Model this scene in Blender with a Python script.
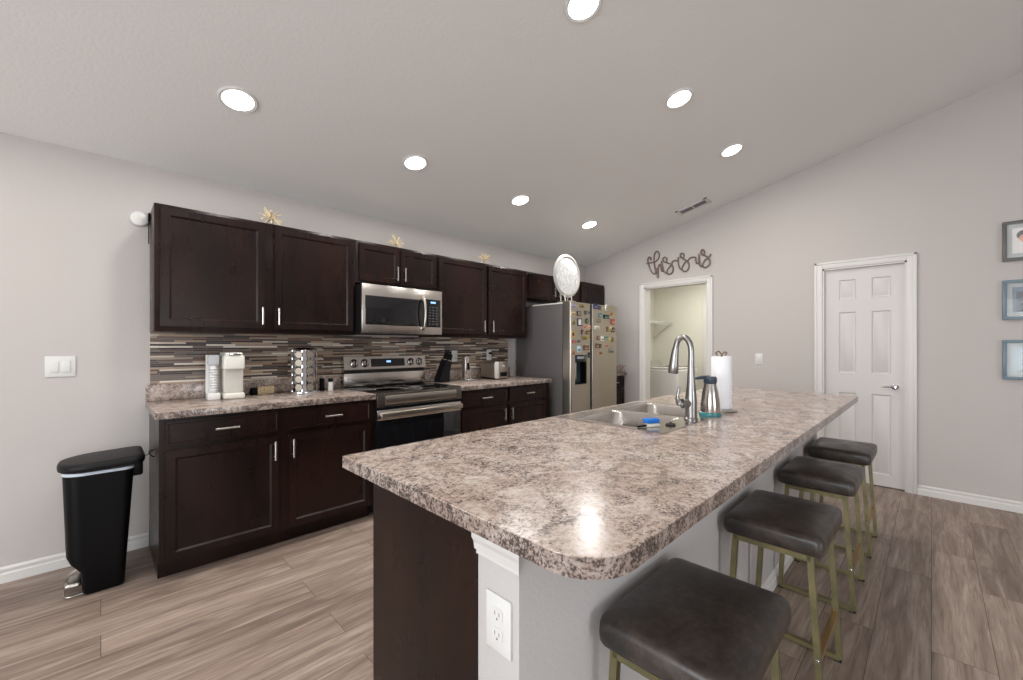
import bpy, bmesh, math, random
from math import sin, cos, pi, radians
from mathutils import Vector, Matrix
random.seed(7)
for o in list(bpy.data.objects): bpy.data.objects.remove(o, do_unlink=True)
SC = bpy.context.scene
COL = SC.collection

# ------------------------------------------------------------------ camera
cam_d = bpy.data.cameras.new('camera'); cam = bpy.data.objects.new('camera', cam_d); COL.objects.link(cam)
cam_d.sensor_width = 36; cam_d.lens = 415.27 / 1023 * 36
cam_d.shift_y = 6.21 / 1023
cam_d.clip_start = 0.03
cam.location = (0, 0, 1.2604)
cam.rotation_euler = (radians(90), 0, radians(45.314 - 90))
SC.camera = cam

# ------------------------------------------------------------------ world, exposure, room dimensions
SC.view_settings.view_transform = 'Standard'; SC.view_settings.look = 'None'
SC.view_settings.gamma = 1; SC.view_settings.use_curve_mapping = False
SC.view_settings.exposure = -0.32
SKY_STRENGTH = 9.5
DOWNLIGHT_W = 13.0
w = bpy.data.worlds.new('sky'); SC.world = w; w.use_nodes = True
bg = w.node_tree.nodes['Background']; bg.inputs[0].default_value = (0.91, 0.95, 1.0, 1); bg.inputs[1].default_value = SKY_STRENGTH

W, F = 3.485, 4.95           # kitchen wall (y), far wall (x)
CZ, SL = 2.402, 0.2333       # ceiling height at the kitchen wall and its slope
RIDGE = -1.4
BACK, WEST = -5.2, -3.6
def ceil_z(y): return CZ + SL * (W - y) if y > RIDGE else CZ + SL * (W - RIDGE) - SL * (RIDGE - y)

# window portals (sampling helpers for the real openings)
def portal(loc, rot, sx, sy):
    d = bpy.data.lights.new('window_daylight', 'AREA'); d.shape = 'RECTANGLE'; d.size = sx; d.size_y = sy
    d.cycles.is_portal = True
    o = bpy.data.objects.new('window_daylight', d); COL.objects.link(o); o.location = loc; o.rotation_euler = rot
portal((0.2, BACK, 1.2), (radians(90), 0, 0), 2.0, 2.2)
portal((WEST, -.3, 1.2), (radians(90), 0, radians(-90)), 4.4, 2.2)

# ------------------------------------------------------------------ materials
def mat(name, color=(.8,.8,.8), rough=.5, metal=0.0, emis=None, estr=0.0, trans=0.0, coat=0.0, spec=.5, alpha=1.0):
    m = bpy.data.materials.new(name); m.use_nodes = True
    b = m.node_tree.nodes['Principled BSDF']
    b.inputs['Base Color'].default_value = (*color, 1); b.inputs['Roughness'].default_value = rough
    b.inputs['Metallic'].default_value = metal; b.inputs['Specular IOR Level'].default_value = spec
    b.inputs['Transmission Weight'].default_value = trans; b.inputs['Coat Weight'].default_value = coat
    b.inputs['Alpha'].default_value = alpha
    if emis: b.inputs['Emission Color'].default_value = (*emis, 1); b.inputs['Emission Strength'].default_value = estr
    return m
class N:
    def __init__(s, m): s.m = m; s.t = m.node_tree; s.b = s.t.nodes['Principled BSDF']
    def n(s, t, **k):
        x = s.t.nodes.new(t)
        for a, v in k.items(): setattr(x, a, v)
        return x
    def l(s, a, b): s.t.links.new(a, b)
    def coords(s, scale=(1,1,1), kind='Object', rot=(0,0,0)):
        c = s.n('ShaderNodeNewGeometry') if kind == 'Position' else s.n('ShaderNodeTexCoord'); mp = s.n('ShaderNodeMapping')
        mp.inputs['Scale'].default_value = scale; mp.inputs['Rotation'].default_value = rot
        s.l(c.outputs[kind], mp.inputs['Vector']); return mp.outputs[0]
    def noise(s, vec, scale, detail=4, rough=.55, dist=0.0):
        x = s.n('ShaderNodeTexNoise'); x.inputs['Scale'].default_value = scale; x.inputs['Detail'].default_value = detail
        x.inputs['Roughness'].default_value = rough; x.inputs['Distortion'].default_value = dist
        s.l(vec, x.inputs['Vector']); return x.outputs['Fac']
    def ramp(s, fac, stops, interp='LINEAR'):
        r = s.n('ShaderNodeValToRGB'); cr = r.color_ramp; cr.interpolation = interp
        while len(cr.elements) < len(stops): cr.elements.new(.5)
        for e, (p, c) in zip(cr.elements, stops):
            e.position = p; e.color = (*c, 1) if len(c) == 3 else c
        s.l(fac, r.inputs[0]); return r.outputs[0]
    def mix(s, fac, a, b, mode='MIX'):
        x = s.n('ShaderNodeMix', data_type='RGBA', blend_type=mode)
        for i, v in ((0, fac), (6, a), (7, b)):
            if isinstance(v, (int, float)): x.inputs[i].default_value = v
            elif isinstance(v, tuple): x.inputs[i].default_value = (*v, 1)
            else: s.l(v, x.inputs[i])
        return x.outputs[2]
    def math(s, op, a, b=0.0):
        x = s.n('ShaderNodeMath', operation=op)
        for i, v in ((0, a), (1, b)):
            if isinstance(v, (int, float)): x.inputs[i].default_value = v
            else: s.l(v, x.inputs[i])
        return x.outputs[0]
    def bump(s, h, strength=.2, dist=.002):
        x = s.n('ShaderNodeBump'); x.inputs['Strength'].default_value = strength; x.inputs['Distance'].default_value = dist
        s.l(h, x.inputs['Height']); s.l(x.outputs[0], s.b.inputs['Normal'])
    def color(s, c): s.l(c, s.b.inputs['Base Color'])
    def rough(s, c): s.l(c, s.b.inputs['Roughness'])
def S(r, g, b):   # sRGB 0-255 to linear
    f = lambda c: (c/255/12.92) if c/255 <= .04045 else ((c/255+.055)/1.055)**2.4
    return (f(r), f(g), f(b))

def paint(name, col, bump=.25, scale=90):
    m = mat(name, col, .85, spec=.25); n = N(m); v = n.coords(kind='Position')
    n.color(n.mix(n.noise(v, 1.2, 2), tuple(c*.965 for c in col), col))
    n.bump(n.noise(v, scale, 3, .6), bump, .004); return m
M = {}
M['wall'] = paint('greige_wall_paint', S(193, 187, 183))
M['ceiling'] = paint('ceiling_paint', S(236, 236, 234), .35, 60)
M['laundry_paint'] = paint('cream_laundry_paint', S(220, 218, 206))
M['trim'] = mat('white_trim_paint', S(214, 211, 207), .4)
M['knee'] = paint('island_wall_paint', S(188, 184, 182), .5, 70)

m = M['wood'] = mat('espresso_wood', (.03,.02,.016), .36, spec=.22); n = N(m)
v = n.coords((2.5, 2.5, 1), 'Position'); g = n.coords((60, 60, 2.5), 'Position')
c1 = n.ramp(n.noise(v, 2.2, 3), [(.35, S(20, 11, 9)), (.7, S(42, 24, 18))])
n.color(n.mix(.35, c1, n.ramp(n.noise(g, 1, 4), [(.3, S(17, 10, 9)), (.7, S(35, 22, 19))])))
n.rough(n.math('ADD', n.math('MULTIPLY', n.noise(v, 5, 3), .14), .22))
M['wood_in'] = mat('dark_recess', (.008,.007,.007), .7)

def laminate(name, k, off):
    # k scales the tone, off shifts how dense the dark specks are
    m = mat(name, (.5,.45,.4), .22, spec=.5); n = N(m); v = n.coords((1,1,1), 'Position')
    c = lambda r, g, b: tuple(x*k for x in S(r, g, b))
    big = n.noise(v, 3.5, 3, .6, .8); mid = n.noise(v, 13, 4, .7, 1.2); fine = n.noise(v, 165, 3, .7, .3); fin2 = n.noise(v, 80, 4, .7, .6)
    base = n.ramp(fin2, [(.32, c(112, 99, 92)), (.45, c(158, 142, 132)), (.56, c(184, 169, 159)), (.7, c(206, 196, 189))])
    base = n.mix(n.ramp(big, [(.42, (0,0,0)), (.6, (.6,.6,.6))]), base, c(154, 131, 117))
    base = n.mix(n.ramp(mid, [(.5, (0,0,0)), (.68, (.55,.55,.55))]), base, c(204, 195, 188))
    th = n.math('ADD', fine, n.math('MULTIPLY', n.math('SUBTRACT', mid, .5), .8))
    th = n.math('SUBTRACT', n.math('ADD', th, n.math('MULTIPLY', n.math('SUBTRACT', fin2, .5), .35)), off)
    base = n.mix(n.ramp(th, [(.42, (.5,.5,.5)), (.50, (0,0,0))]), base, c(128, 114, 108))
    dk = n.ramp(th, [(.36, (.85,.85,.85)), (.42, (0,0,0))])
    n.color(n.mix(dk, base, S(58, 51, 50))); return m
M['granite'] = laminate('speckled_laminate', .98, 0.0)
M['granite_edge'] = laminate('laminate_edge_darker', .82, .075)  # for the upright edge faces: darker tone, denser specks

m = M['floor'] = mat('vinyl_plank', (.3,.24,.2), .42, spec=.4); n = N(m)
v = n.coords((1,1,1), 'Position')
br = n.n('ShaderNodeTexBrick', offset=.37, offset_frequency=2, squash=1.0)
br.inputs['Color1'].default_value = (0,0,0,1); br.inputs['Color2'].default_value = (1,1,1,1); br.inputs['Mortar'].default_value = (.5,.5,.5,1)
br.inputs['Scale'].default_value = 1; br.inputs['Mortar Size'].default_value = .0012; br.inputs['Brick Width'].default_value = 1.22
br.inputs['Row Height'].default_value = .182; n.l(v, br.inputs['Vector'])
rnd = br.outputs['Color']
off = n.n('ShaderNodeVectorMath', operation='SCALE'); n.l(rnd, off.inputs[0]); off.inputs['Scale'].default_value = 13
ad = n.n('ShaderNodeVectorMath', operation='ADD'); n.l(v, ad.inputs[0]); n.l(off.outputs[0], ad.inputs[1])
mp = n.n('ShaderNodeMapping'); mp.inputs['Scale'].default_value = (1.2, 12, 1); n.l(ad.outputs[0], mp.inputs[0])
grain = n.noise(mp.outputs[0], 1.5, 6, .62, .9)
mp2 = n.n('ShaderNodeMapping'); mp2.inputs['Scale'].default_value = (5, 110, 1); n.l(ad.outputs[0], mp2.inputs[0])
fine = n.noise(mp2.outputs[0], 1, 3, .6, .5)
tone = n.ramp(rnd, [(0, S(124, 108, 98)), (.5, S(146, 128, 117)), (1, S(166, 148, 135))])
gr = n.ramp(grain, [(.3, S(72, 58, 51)), (.43, S(124, 106, 95)), (.54, S(160, 142, 128)), (.7, S(206, 190, 175))])
col = n.mix(.44, tone, gr)
col = n.mix(n.ramp(fine, [(.35, (.5,.5,.5)), (.5, (0,0,0))]), col, S(104, 88, 79))
n.color(n.mix(br.outputs['Fac'], col, S(70, 58, 51)))
n.rough(n.ramp(grain, [(.3, (.5,.5,.5)), (.7, (.38,.38,.38))]))

m = M['mosaic'] = mat('glass_stone_mosaic', (.5,.4,.35), .3, spec=.35); n = N(m)
sx = n.n('ShaderNodeSeparateXYZ'); cx = n.n('ShaderNodeCombineXYZ'); g = n.n('ShaderNodeNewGeometry')
n.l(g.outputs['Position'], sx.inputs[0]); n.l(sx.outputs['X'], cx.inputs['X']); n.l(sx.outputs['Z'], cx.inputs['Y'])
def brick(w_, off, fr, sq, sqf):
    b = n.n('ShaderNodeTexBrick', offset=off, offset_frequency=fr, squash=sq, squash_frequency=sqf)
    b.inputs['Color1'].default_value = (0,0,0,1); b.inputs['Color2'].default_value = (1,1,1,1)
    b.inputs['Mortar'].default_value = (.6,.6,.6,1)
    b.inputs['Scale'].default_value = 1; b.inputs['Mortar Size'].default_value = .0007; b.inputs['Brick Width'].default_value = w_
    b.inputs['Row Height'].default_value = .0125; n.l(cx.outputs[0], b.inputs['Vector']); return b
b1 = brick(.17, .43, 2, 1.5, 3)
pal = [(0, S(52,40,36)), (.13, S(148,130,114)), (.27, S(88,66,54)), (.4, S(190,178,162)), (.52, S(112,102,96)), (.62, S(64,58,57)), (.72, S(168,144,122)), (.84, S(214,204,190)), (.93, S(106,82,68))]
c = n.ramp(b1.outputs['Color'], pal, 'CONSTANT')
n.color(n.mix(b1.outputs['Fac'], c, S(150,140,130)))
n.rough(n.ramp(b1.outputs['Color'], [(0,(.3,.3,.3)),(.5,(.5,.5,.5)),(.75,(.35,.35,.35))], 'CONSTANT'))

m = M['steel'] = mat('brushed_stainless', S(196, 190, 184), .24, 1.0); n = N(m)
n.rough(n.ramp(n.noise(n.coords((2, 2, 160), 'Position'), 1, 3), [(.3, (.2,.2,.2)), (.7, (.25,.25,.25))]))
m = M['steel_h'] = mat('brushed_stainless_door', S(186, 178, 168), .3, 1.0); n = N(m)
n.rough(n.ramp(n.noise(n.coords((160, 160, 2), 'Position'), 1, 3), [(.3, (.29,.29,.29)), (.7, (.34,.34,.34))]))
M['faucet'] = mat('brushed_nickel_grey', S(152, 150, 148), .3, 1.0)
M['nickel'] = mat('satin_nickel', S(200, 196, 190), .28, 1.0)
M['chrome'] = mat('chrome', S(220, 222, 226), .08, 1.0)
M['fridge_side'] = mat('dark_grey_enamel', S(84, 80, 80), .42)
M['black_glass'] = mat('black_glass', (.006,.006,.007), .05, spec=.6)
M['black'] = mat('black_plastic', (.003,.003,.0033), .4, spec=.14)
M['black_matte'] = mat('matte_black', (.006,.006,.0065), .45, spec=.22)
M['rubber'] = mat('rubber', (.02,.018,.016), .7)
M['white'] = mat('white_plastic', S(216, 215, 212), .35)
M['slot'] = mat('outlet_slots', S(120, 116, 112), .6)
M['lamp'] = mat('downlight_lens', (1,1,1), .4, emis=(1,.97,.93), estr=14)
M['gap'] = mat('dark_gap', (.004,.004,.004), .8)
m = M['leather'] = mat('aged_brown_leather', (.05,.04,.035), .38, spec=.5); n = N(m); v = n.coords()
a = n.ramp(n.noise(v, 7, 4, .6, .8), [(.3, S(34, 31, 29)), (.55, S(54, 46, 41)), (.75, S(80, 71, 64))])
n.color(n.mix(n.ramp(n.noise(v, 45, 4, .7), [(.45, (0,0,0)), (.75, (.4,.4,.4))]), a, S(96, 86, 80)))
n.bump(n.noise(v, 130, 3), .18, .001); n.rough(n.ramp(n.noise(v, 12, 3), [(.3, (.28,.28,.28)), (.7, (.46,.46,.46))]))
m = M['brass'] = mat('aged_brass', S(132, 124, 96), .36, .8); n = N(m); v = n.coords()
n.color(n.ramp(n.noise(v, 9, 3), [(.35, S(126, 122, 92)), (.7, S(158, 147, 108))]))
M['gold'] = mat('gold_bar', S(168, 136, 92), .35, .7)
m = M['gold_wire'] = mat('pale_gold_wire', S(222, 204, 166), .4, .3)
M['rope'] = mat('bronze_wire', S(120, 104, 92), .5, .4)
M['cream'] = mat('cream_enamel', S(214, 212, 203), .35)
m = M['plate'] = mat('mother_of_pearl', S(226, 226, 226), .3); n = N(m); vv = n.n('ShaderNodeTexVoronoi'); vv.inputs['Scale'].default_value = 42
n.l(n.coords(), vv.inputs['Vector']); n.color(n.ramp(vv.outputs['Color'], [(.1, S(168,170,172)), (.9, S(212,212,210))]))
M['towel'] = mat('paper_towel', S(238, 238, 242), .9)
n = N(M['towel']); n.bump(n.noise(n.coords(), 160, 2), .4, .002)
M['teal'] = mat('teal_plastic', S(60, 132, 136), .25)
M['blueblack'] = mat('blue_black_plastic', S(56, 68, 80), .3)
M['sponge'] = mat('blue_sponge', S(30, 110, 200), .9); n = N(M['sponge']); n.bump(n.noise(n.coords(), 200, 3), .8, .004)
M['clear'] = mat('frosted_clear_plastic', S(225, 225, 225), .2, alpha=.75)
M['glass'] = mat('picture_glass', (.9,.95,1), .03, spec=.8, alpha=.12)
M['win_glass'] = mat('window_glass', (.9,.95,1), .02, alpha=.06)
M['frame_g'] = mat('grey_picture_frame', S(92, 90, 88), .4)
M['frame_b'] = mat('blue_grey_picture_frame', S(104, 124, 136), .35)
M['mat_board'] = mat('pale_mat_board', S(176, 180, 176), .8)
M['liner'] = mat('white_bin_liner', S(190, 200, 210), .6)
M['screen'] = mat('blue_display', (.1,.3,.8), .4, emis=(.35,.6,1), estr=1.5)
M['pod'] = mat('foil_lid', S(150, 140, 128), .4, .6)
M['pod_brown'] = mat('brown_pod_cup', S(92, 60, 44), .5)
M['door'] = mat('white_door_paint', S(206, 201, 198), .38)
M['sand'] = mat('tan_block', S(206, 186, 150), .7); n = N(M['sand'])
n.color(n.ramp(n.noise(n.coords(), 120, 2), [(.45, S(210, 190, 152)), (.6, S(150, 126, 96))]))

# ------------------------------------------------------------------ helpers
def wloc(o):
    v = Vector((0,0,0))
    while o is not None: v += o.location; o = o.parent
    return v
class MB:
    def __init__(s): s.bm = bmesh.new(); s.mats = []
    def mi(s, m):
        if m is None: return 0
        if m not in s.mats: s.mats.append(m)
        return s.mats.index(m)
    def _add(s, b, m):
        i = s.mi(m); me = bpy.data.meshes.new('tmp')
        for f in b.faces: f.material_index = i
        b.to_mesh(me); b.free(); s.bm.from_mesh(me); bpy.data.meshes.remove(me)
        return s
    def box(s, x0, x1, y0, y1, z0, z1, bev=0.0, seg=2, m=None, rot=None):
        b = bmesh.new(); bmesh.ops.create_cube(b, size=1)
        for v in b.verts: v.co = Vector(((v.co.x+.5)*(x1-x0)+x0, (v.co.y+.5)*(y1-y0)+y0, (v.co.z+.5)*(z1-z0)+z0))
        if bev: bmesh.ops.bevel(b, geom=b.edges[:], offset=bev, segments=seg, affect='EDGES', profile=.5)
        if rot: c, ax, an = rot; bmesh.ops.rotate(b, cent=c, matrix=Matrix.Rotation(an, 3, ax), verts=b.verts)
        return s._add(b, m)
    def prism(s, pts, axis, a0, a1, bev=0.0, m=None, seg=2):
        # pts: 2-D outline in the two remaining axes (cyclic order xyz minus axis)
        b = bmesh.new()
        def mk(p, a): return {'x': (a, p[0], p[1]), 'y': (p[0], a, p[1]), 'z': (p[0], p[1], a)}[axis]
        lo = [b.verts.new(mk(p, a0)) for p in pts]; hi = [b.verts.new(mk(p, a1)) for p in pts]
        b.faces.new(lo); b.faces.new(hi)
        for i in range(len(pts)): j = (i+1) % len(pts); b.faces.new((lo[i], lo[j], hi[j], hi[i]))
        bmesh.ops.recalc_face_normals(b, faces=b.faces)
        if bev: bmesh.ops.bevel(b, geom=b.edges[:], offset=bev, segments=seg, affect='EDGES')
        return s._add(b, m)
    def tube(s, pts, r, seg=10, m=None, closed=False, caps=True):
        pts = [Vector(p) for p in pts]; k = len(pts)
        rr = r if isinstance(r, (list, tuple)) else [r]*k
        b = bmesh.new(); rings = []; up = None
        for i, p in enumerate(pts):
            if closed: t = pts[(i+1) % k] - pts[i-1]
            else: t = pts[min(i+1, k-1)] - pts[max(i-1, 0)]
            if t.length < 1e-9: t = Vector((0,0,1))
            t.normalize()
            if up is None: up = Vector((0,0,1)) if abs(t.z) < .9 else Vector((1,0,0))
            a = (up - t*up.dot(t))
            if a.length < 1e-5: a = t.orthogonal()
            a.normalize(); c = t.cross(a); up = a
            rings.append([b.verts.new(p + (a*cos(2*pi*q/seg) + c*sin(2*pi*q/seg))*rr[i]) for q in range(seg)])
        n_ = k if closed else k-1
        for i in range(n_):
            A, B = rings[i], rings[(i+1) % k]
            for q in range(seg): b.faces.new((A[q], A[(q+1) % seg], B[(q+1) % seg], B[q]))
        if caps and not closed: b.faces.new(rings[0]); b.faces.new(rings[-1])
        bmesh.ops.recalc_face_normals(b, faces=b.faces)
        return s._add(b, m)
    def lathe(s, prof, c=(0,0,0), seg=32, m=None, axis='z', caps=True):
        # prof: (radius, height) pairs
        b = bmesh.new(); rings = []
        for r, z in prof:
            if r < 1e-6: rings.append([b.verts.new((0,0,z))])
            else: rings.append([b.verts.new((r*cos(2*pi*q/seg), r*sin(2*pi*q/seg), z)) for q in range(seg)])
        for A, B in zip(rings, rings[1:]):
            for q in range(seg):
                q2 = (q+1) % seg
                if len(A) == 1 and len(B) == 1: continue
                if len(A) == 1: b.faces.new((A[0], B[q], B[q2]))
                elif len(B) == 1: b.faces.new((A[q], A[q2], B[0]))
                else: b.faces.new((A[q], A[q2], B[q2], B[q]))
        if prof[0] == prof[-1]: bmesh.ops.remove_doubles(b, verts=b.verts, dist=1e-6)     # closed ring section
        elif caps:
            if len(rings[0]) > 1: b.faces.new(rings[0])
            if len(rings[-1]) > 1: b.faces.new(rings[-1])
        bmesh.ops.recalc_face_normals(b, faces=b.faces)
        if axis == 'y': bmesh.ops.rotate(b, cent=(0,0,0), matrix=Matrix.Rotation(radians(90), 3, 'X'), verts=b.verts)   # z -> -y
        if axis == 'x': bmesh.ops.rotate(b, cent=(0,0,0), matrix=Matrix.Rotation(radians(-90), 3, 'Y'), verts=b.verts)  # z -> -x
        if isinstance(axis, Matrix): bmesh.ops.rotate(b, cent=(0,0,0), matrix=axis, verts=b.verts)
        bmesh.ops.translate(b, vec=c, verts=b.verts)
        return s._add(b, m)
    def panel_door(s, x0, x1, z0, z1, yf, th=.02, fr=.038, ins=.010, dep=.009, sgn=1, m=None):
        # flat-panel door in the xz plane; front face at y = yf looking towards -y (sgn=1) or +y (sgn=-1)
        b = bmesh.new(); bmesh.ops.create_cube(b, size=1)
        ya, yb = (yf, yf+th) if sgn > 0 else (yf-th, yf)
        for v in b.verts: v.co = Vector(((v.co.x+.5)*(x1-x0)+x0, (v.co.y+.5)*(yb-ya)+ya, (v.co.z+.5)*(z1-z0)+z0))
        bmesh.ops.bevel(b, geom=[e for e in b.edges if abs(e.verts[0].co.y-yf) < 1e-6 and abs(e.verts[1].co.y-yf) < 1e-6], offset=.0045, segments=2, affect='EDGES')
        b.faces.ensure_lookup_table()
        if fr:
            f = max((f for f in b.faces if abs(f.calc_center_median().y-yf) < 1e-5), key=lambda f: f.calc_area())
            bmesh.ops.inset_region(b, faces=[f], thickness=fr, depth=0, use_even_offset=True)
            bmesh.ops.inset_region(b, faces=[f], thickness=ins, depth=-dep, use_even_offset=True)
        return s._add(b, m)
    def build(s, name, m=None, parent=None, smooth=35):
        me = bpy.data.meshes.new(name)
        off = wloc(parent) if parent is not None else Vector((0,0,0))
        if parent is not None: bmesh.ops.translate(s.bm, vec=-off, verts=s.bm.verts)
        else:
            # origin at the base centre
            xs = [v.co for v in s.bm.verts]
            c = Vector(((min(v.x for v in xs)+max(v.x for v in xs))/2, (min(v.y for v in xs)+max(v.y for v in xs))/2, min(v.z for v in xs)))
            bmesh.ops.translate(s.bm, vec=-c, verts=s.bm.verts)
        s.bm.to_mesh(me); s.bm.free()
        if m is not None and not s.mats: me.materials.append(m)
        for x in s.mats: me.materials.append(x)
        me.shade_smooth() if hasattr(me, 'shade_smooth') else None
        me.set_sharp_from_angle(angle=radians(smooth))
        o = bpy.data.objects.new(name, me); COL.objects.link(o)
        if parent is not None: o.parent = parent
        else: o.location = c
        return o
def tag(o, label=None, cat=None, group=None, kind=None):
    if label: o['label'] = label
    if cat: o['category'] = cat
    if group: o['group'] = group
    if kind: o['kind'] = kind
    return o
def thing(name, loc, label, cat, group=None):
    o = bpy.data.objects.new(name, None); COL.objects.link(o); o.location = loc; o.empty_display_size = .1
    return tag(o, label, cat, group)
def struct(name, mb, m, parent=None):
    o = mb.build(name, m, parent)
    if parent is None: o['kind'] = 'structure'
    return o
def copy_tree(o, parent=None):
    c = o.copy(); COL.objects.link(c); c.parent = parent
    for ch in [x for x in COL.objects if x.parent == o]: copy_tree(ch, c)
    return c
def catmull(P, n=6):
    P = [Vector(p) for p in P]; P = [P[0]] + P + [P[-1]]; o = []
    for i in range(1, len(P)-2):
        a, b, c, d = P[i-1:i+3]
        for k in range(n):
            t = k/n; o.append(.5*(2*b + (c-a)*t + (2*a-5*b+4*c-d)*t*t + (3*b-a-3*c+d)*t**3))
    o.append(P[-1]); return o

# ------------------------------------------------------------------ room shell
struct('floor', MB().box(WEST-.15, 7.0, BACK-.15, W+.12, -.12, 0), M['floor'])
yr = BACK-.15
struct('ceiling', MB().prism([(W+.12, ceil_z(W)-SL*.12), (RIDGE, ceil_z(RIDGE)), (yr, ceil_z(yr)), (yr, ceil_z(yr)+.15), (RIDGE, ceil_z(RIDGE)+.15), (W+.12, ceil_z(W)-SL*.12+.15)], 'x', WEST-.15, F+.12), M['ceiling'])
struct('wall_left', MB().box(WEST-.15, F+.12, W, W+.12, 0, CZ+.0), M['wall'])
TH = .12
def slopeseg(mb, y0, y1, z0, x0=F, x1=F+TH):
    if y0 < RIDGE < y1: pts = [(y0, z0), (y1, z0), (y1, ceil_z(y1)), (RIDGE, ceil_z(RIDGE)), (y0, ceil_z(y0))]
    else: pts = [(y0, z0), (y1, z0), (y1, ceil_z(y1)), (y0, ceil_z(y0))]
    mb.prism(pts, 'x', x0, x1)
wf = MB()
slopeseg(wf, BACK, .148, 0); slopeseg(wf, .148, .738, 2.0); slopeseg(wf, .738, 1.808, 0); slopeseg(wf, 1.808, 2.583, 2.005); slopeseg(wf, 2.583, W, 0)
struct('wall_far', wf, M['wall'])
ww = MB()
slopeseg(ww, BACK, -2.5, 0, WEST-TH, WEST); slopeseg(ww, -2.5, 1.9, 2.3, WEST-TH, WEST); slopeseg(ww, 1.9, W, 0, WEST-TH, WEST)
ww.box(WEST-TH, WEST, -2.5, 1.9, 0, .1)
struct('wall_right', ww, M['wall'])
zb = ceil_z(BACK)
wb = MB().box(WEST-.12, -.8, BACK-.12, BACK, 0, zb).box(1.2, F+.12, BACK-.12, BACK, 0, zb).box(-.8, 1.2, BACK-.12, BACK, 2.3, zb).box(-.8, 1.2, BACK-.12, BACK, 0, .1)
struct('wall_back', wb, M['wall'])
def window(name, axis, a0, a1, z0, z1, p, nm):
    mb = MB()
    def bx(u0, u1, w0, w1, t=.03, **k):
        if axis == 'y': mb.box(u0, u1, p-t, p+t, w0, w1, **k)
        else: mb.box(p-t, p+t, u0, u1, w0, w1, **k)
    bx(a0, a0+.06, z0, z1); bx(a1-.06, a1, z0, z1); bx(a0, a1, z0, z0+.06); bx(a0, a1, z1-.06, z1)
    for i in range(1, nm): u = a0+(a1-a0)*i/nm; bx(u-.035, u+.035, z0+.06, z1-.06)
    o = struct(name, mb, M['trim']); return o
window('window_1', 'y', -.8, 1.2, .1, 2.3, BACK-.06, 2)
window('window_2', 'x', -2.5, 1.9, .1, 2.3, WEST-.06, 4)

def baseboard(name, pts, axis, a0, a1):
    o = MB().prism(pts, axis, a0, a1).build(name, M['trim'], None, 12); o['kind'] = 'structure'; return o
PB = [(0,0), (.016,0), (.016,.046), (.011,.052), (.011,.062), (.014,.066), (.014,.074), (.004,.083), (0,.083)]
baseboard('baseboard_left', [(W-a, b) for a, b in PB], 'x', WEST, .215)
baseboard('baseboard_far', [(F-a, b) for a, b in PB], 'y', BACK, .084)
baseboard('baseboard_door', [(F-a, b) for a, b in PB], 'y', .802, 1.744)
baseboard('baseboard_laundry', [(F-a, b) for a, b in PB], 'y', 2.65, 2.84)

def casing(name, y0, y1, zt, w=.062, ye=None):
    mb = MB()
    for (a, b, c, d) in ((y0-w, y0, 0, zt+w), (y1, y1+w, 0, zt+w), (y0, y1, zt, zt+w)):
        mb.box(F-.016, F+.001, a, b, c, d, .003)
    for (a, b, c, d) in ((y0-w, y0-w+.02, 0, zt+w), (y1+w-.02, y1+w, 0, zt+w), (y0-w, y1+w, zt+w-.02, zt+w)):
        mb.box(F-.022, F-.014, a, b, c, d, .003)
    mb.box(F-.004, F+TH+.004, y0-.001, y0+.014, 0, zt); mb.box(F-.004, F+TH+.004, y1-.014, y1+.001, 0, zt); mb.box(F-.004, F+TH+.004, y0, y1, zt-.014, zt+.001)
    return struct(name, mb, M['trim'])
casing('trim_1', .148, .738, 2.0, .062)
casing('trim_2', 1.808, 2.583, 2.005, .062)

# six-panel door at the far wall (built facing -x)
def six_panel(name, xf, y0, y1, z0, z1, th=.035, zz=None, ys=None):
    b = bmesh.new()
    wy = y1-y0; st = .105*wy/.6+.0; mid = .1*wy/.6
    cols = [(y0, y0+st), (y0+st, (y0+y1)/2-mid/2), ((y0+y1)/2-mid/2, (y0+y1)/2+mid/2), ((y0+y1)/2+mid/2, y1-st), (y1-st, y1)]
    H = z1-z0
    zr = [0, .112, .415, .505, .80, .86, .955, 1.0]; zz = zz or [z0+H*t for t in zr]
    ys = ys or [c[0] for c in cols]+[y1]; grid = [[b.verts.new((xf, y, z)) for z in zz] for y in ys]
    pan = []
    for i in range(5):
        for j in range(7):
            f = b.faces.new((grid[i][j], grid[i][j+1], grid[i+1][j+1], grid[i+1][j]))
            if i in (1, 3) and j in (1, 3, 5): pan.append(f)
    bmesh.ops.recalc_face_normals(b, faces=b.faces)
    if b.faces[:][0].normal.x > 0: bmesh.ops.reverse_faces(b, faces=b.faces)
    for f in pan:
        bmesh.ops.inset_region(b, faces=[f], thickness=.012, depth=-.009)
        bmesh.ops.inset_region(b, faces=[f], thickness=.012, depth=0)
        bmesh.ops.inset_region(b, faces=[f], thickness=.014, depth=.006)
    mb = MB(); mb._add(b, None); mb.box(xf+.0005 if False else xf+.012, xf+th, y0, y1, z0, z1)
    for (a, c, d, e) in ((y0, y0+.004, z0, z1), (y1-.004, y1, z0, z1)): mb.box(xf+.0002, xf+.013, a, c, d, e)
    return struct(name, mb, M['door'])
d1 = six_panel('door_1', F+.028, .163, .723, .008, 1.985, zz=[.008, .11, .826, 1.01, 1.58, 1.70, 1.884, 1.985], ys=[.163, .251, .382, .491, .616, .723])
k = MB(); k.lathe([(0,0),(.026,0),(.026,.008),(.012,.012),(.011,.05),(0,.05)], (F+.028, .225, .902), 20, axis='x')
k.tube([(F-.018, .225, .902), (F-.022, .26, .903), (F-.02, .31, .899)], [.011, .009, .006], 8)
k.build('door_handle', M['chrome'], d1)

struct('door_light_block', MB().box(F+TH+.002, F+TH+.05, .05, .9, 0, 2.1), M['wall'])  # unseen panel added behind the door to stop daylight leaking in
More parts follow.
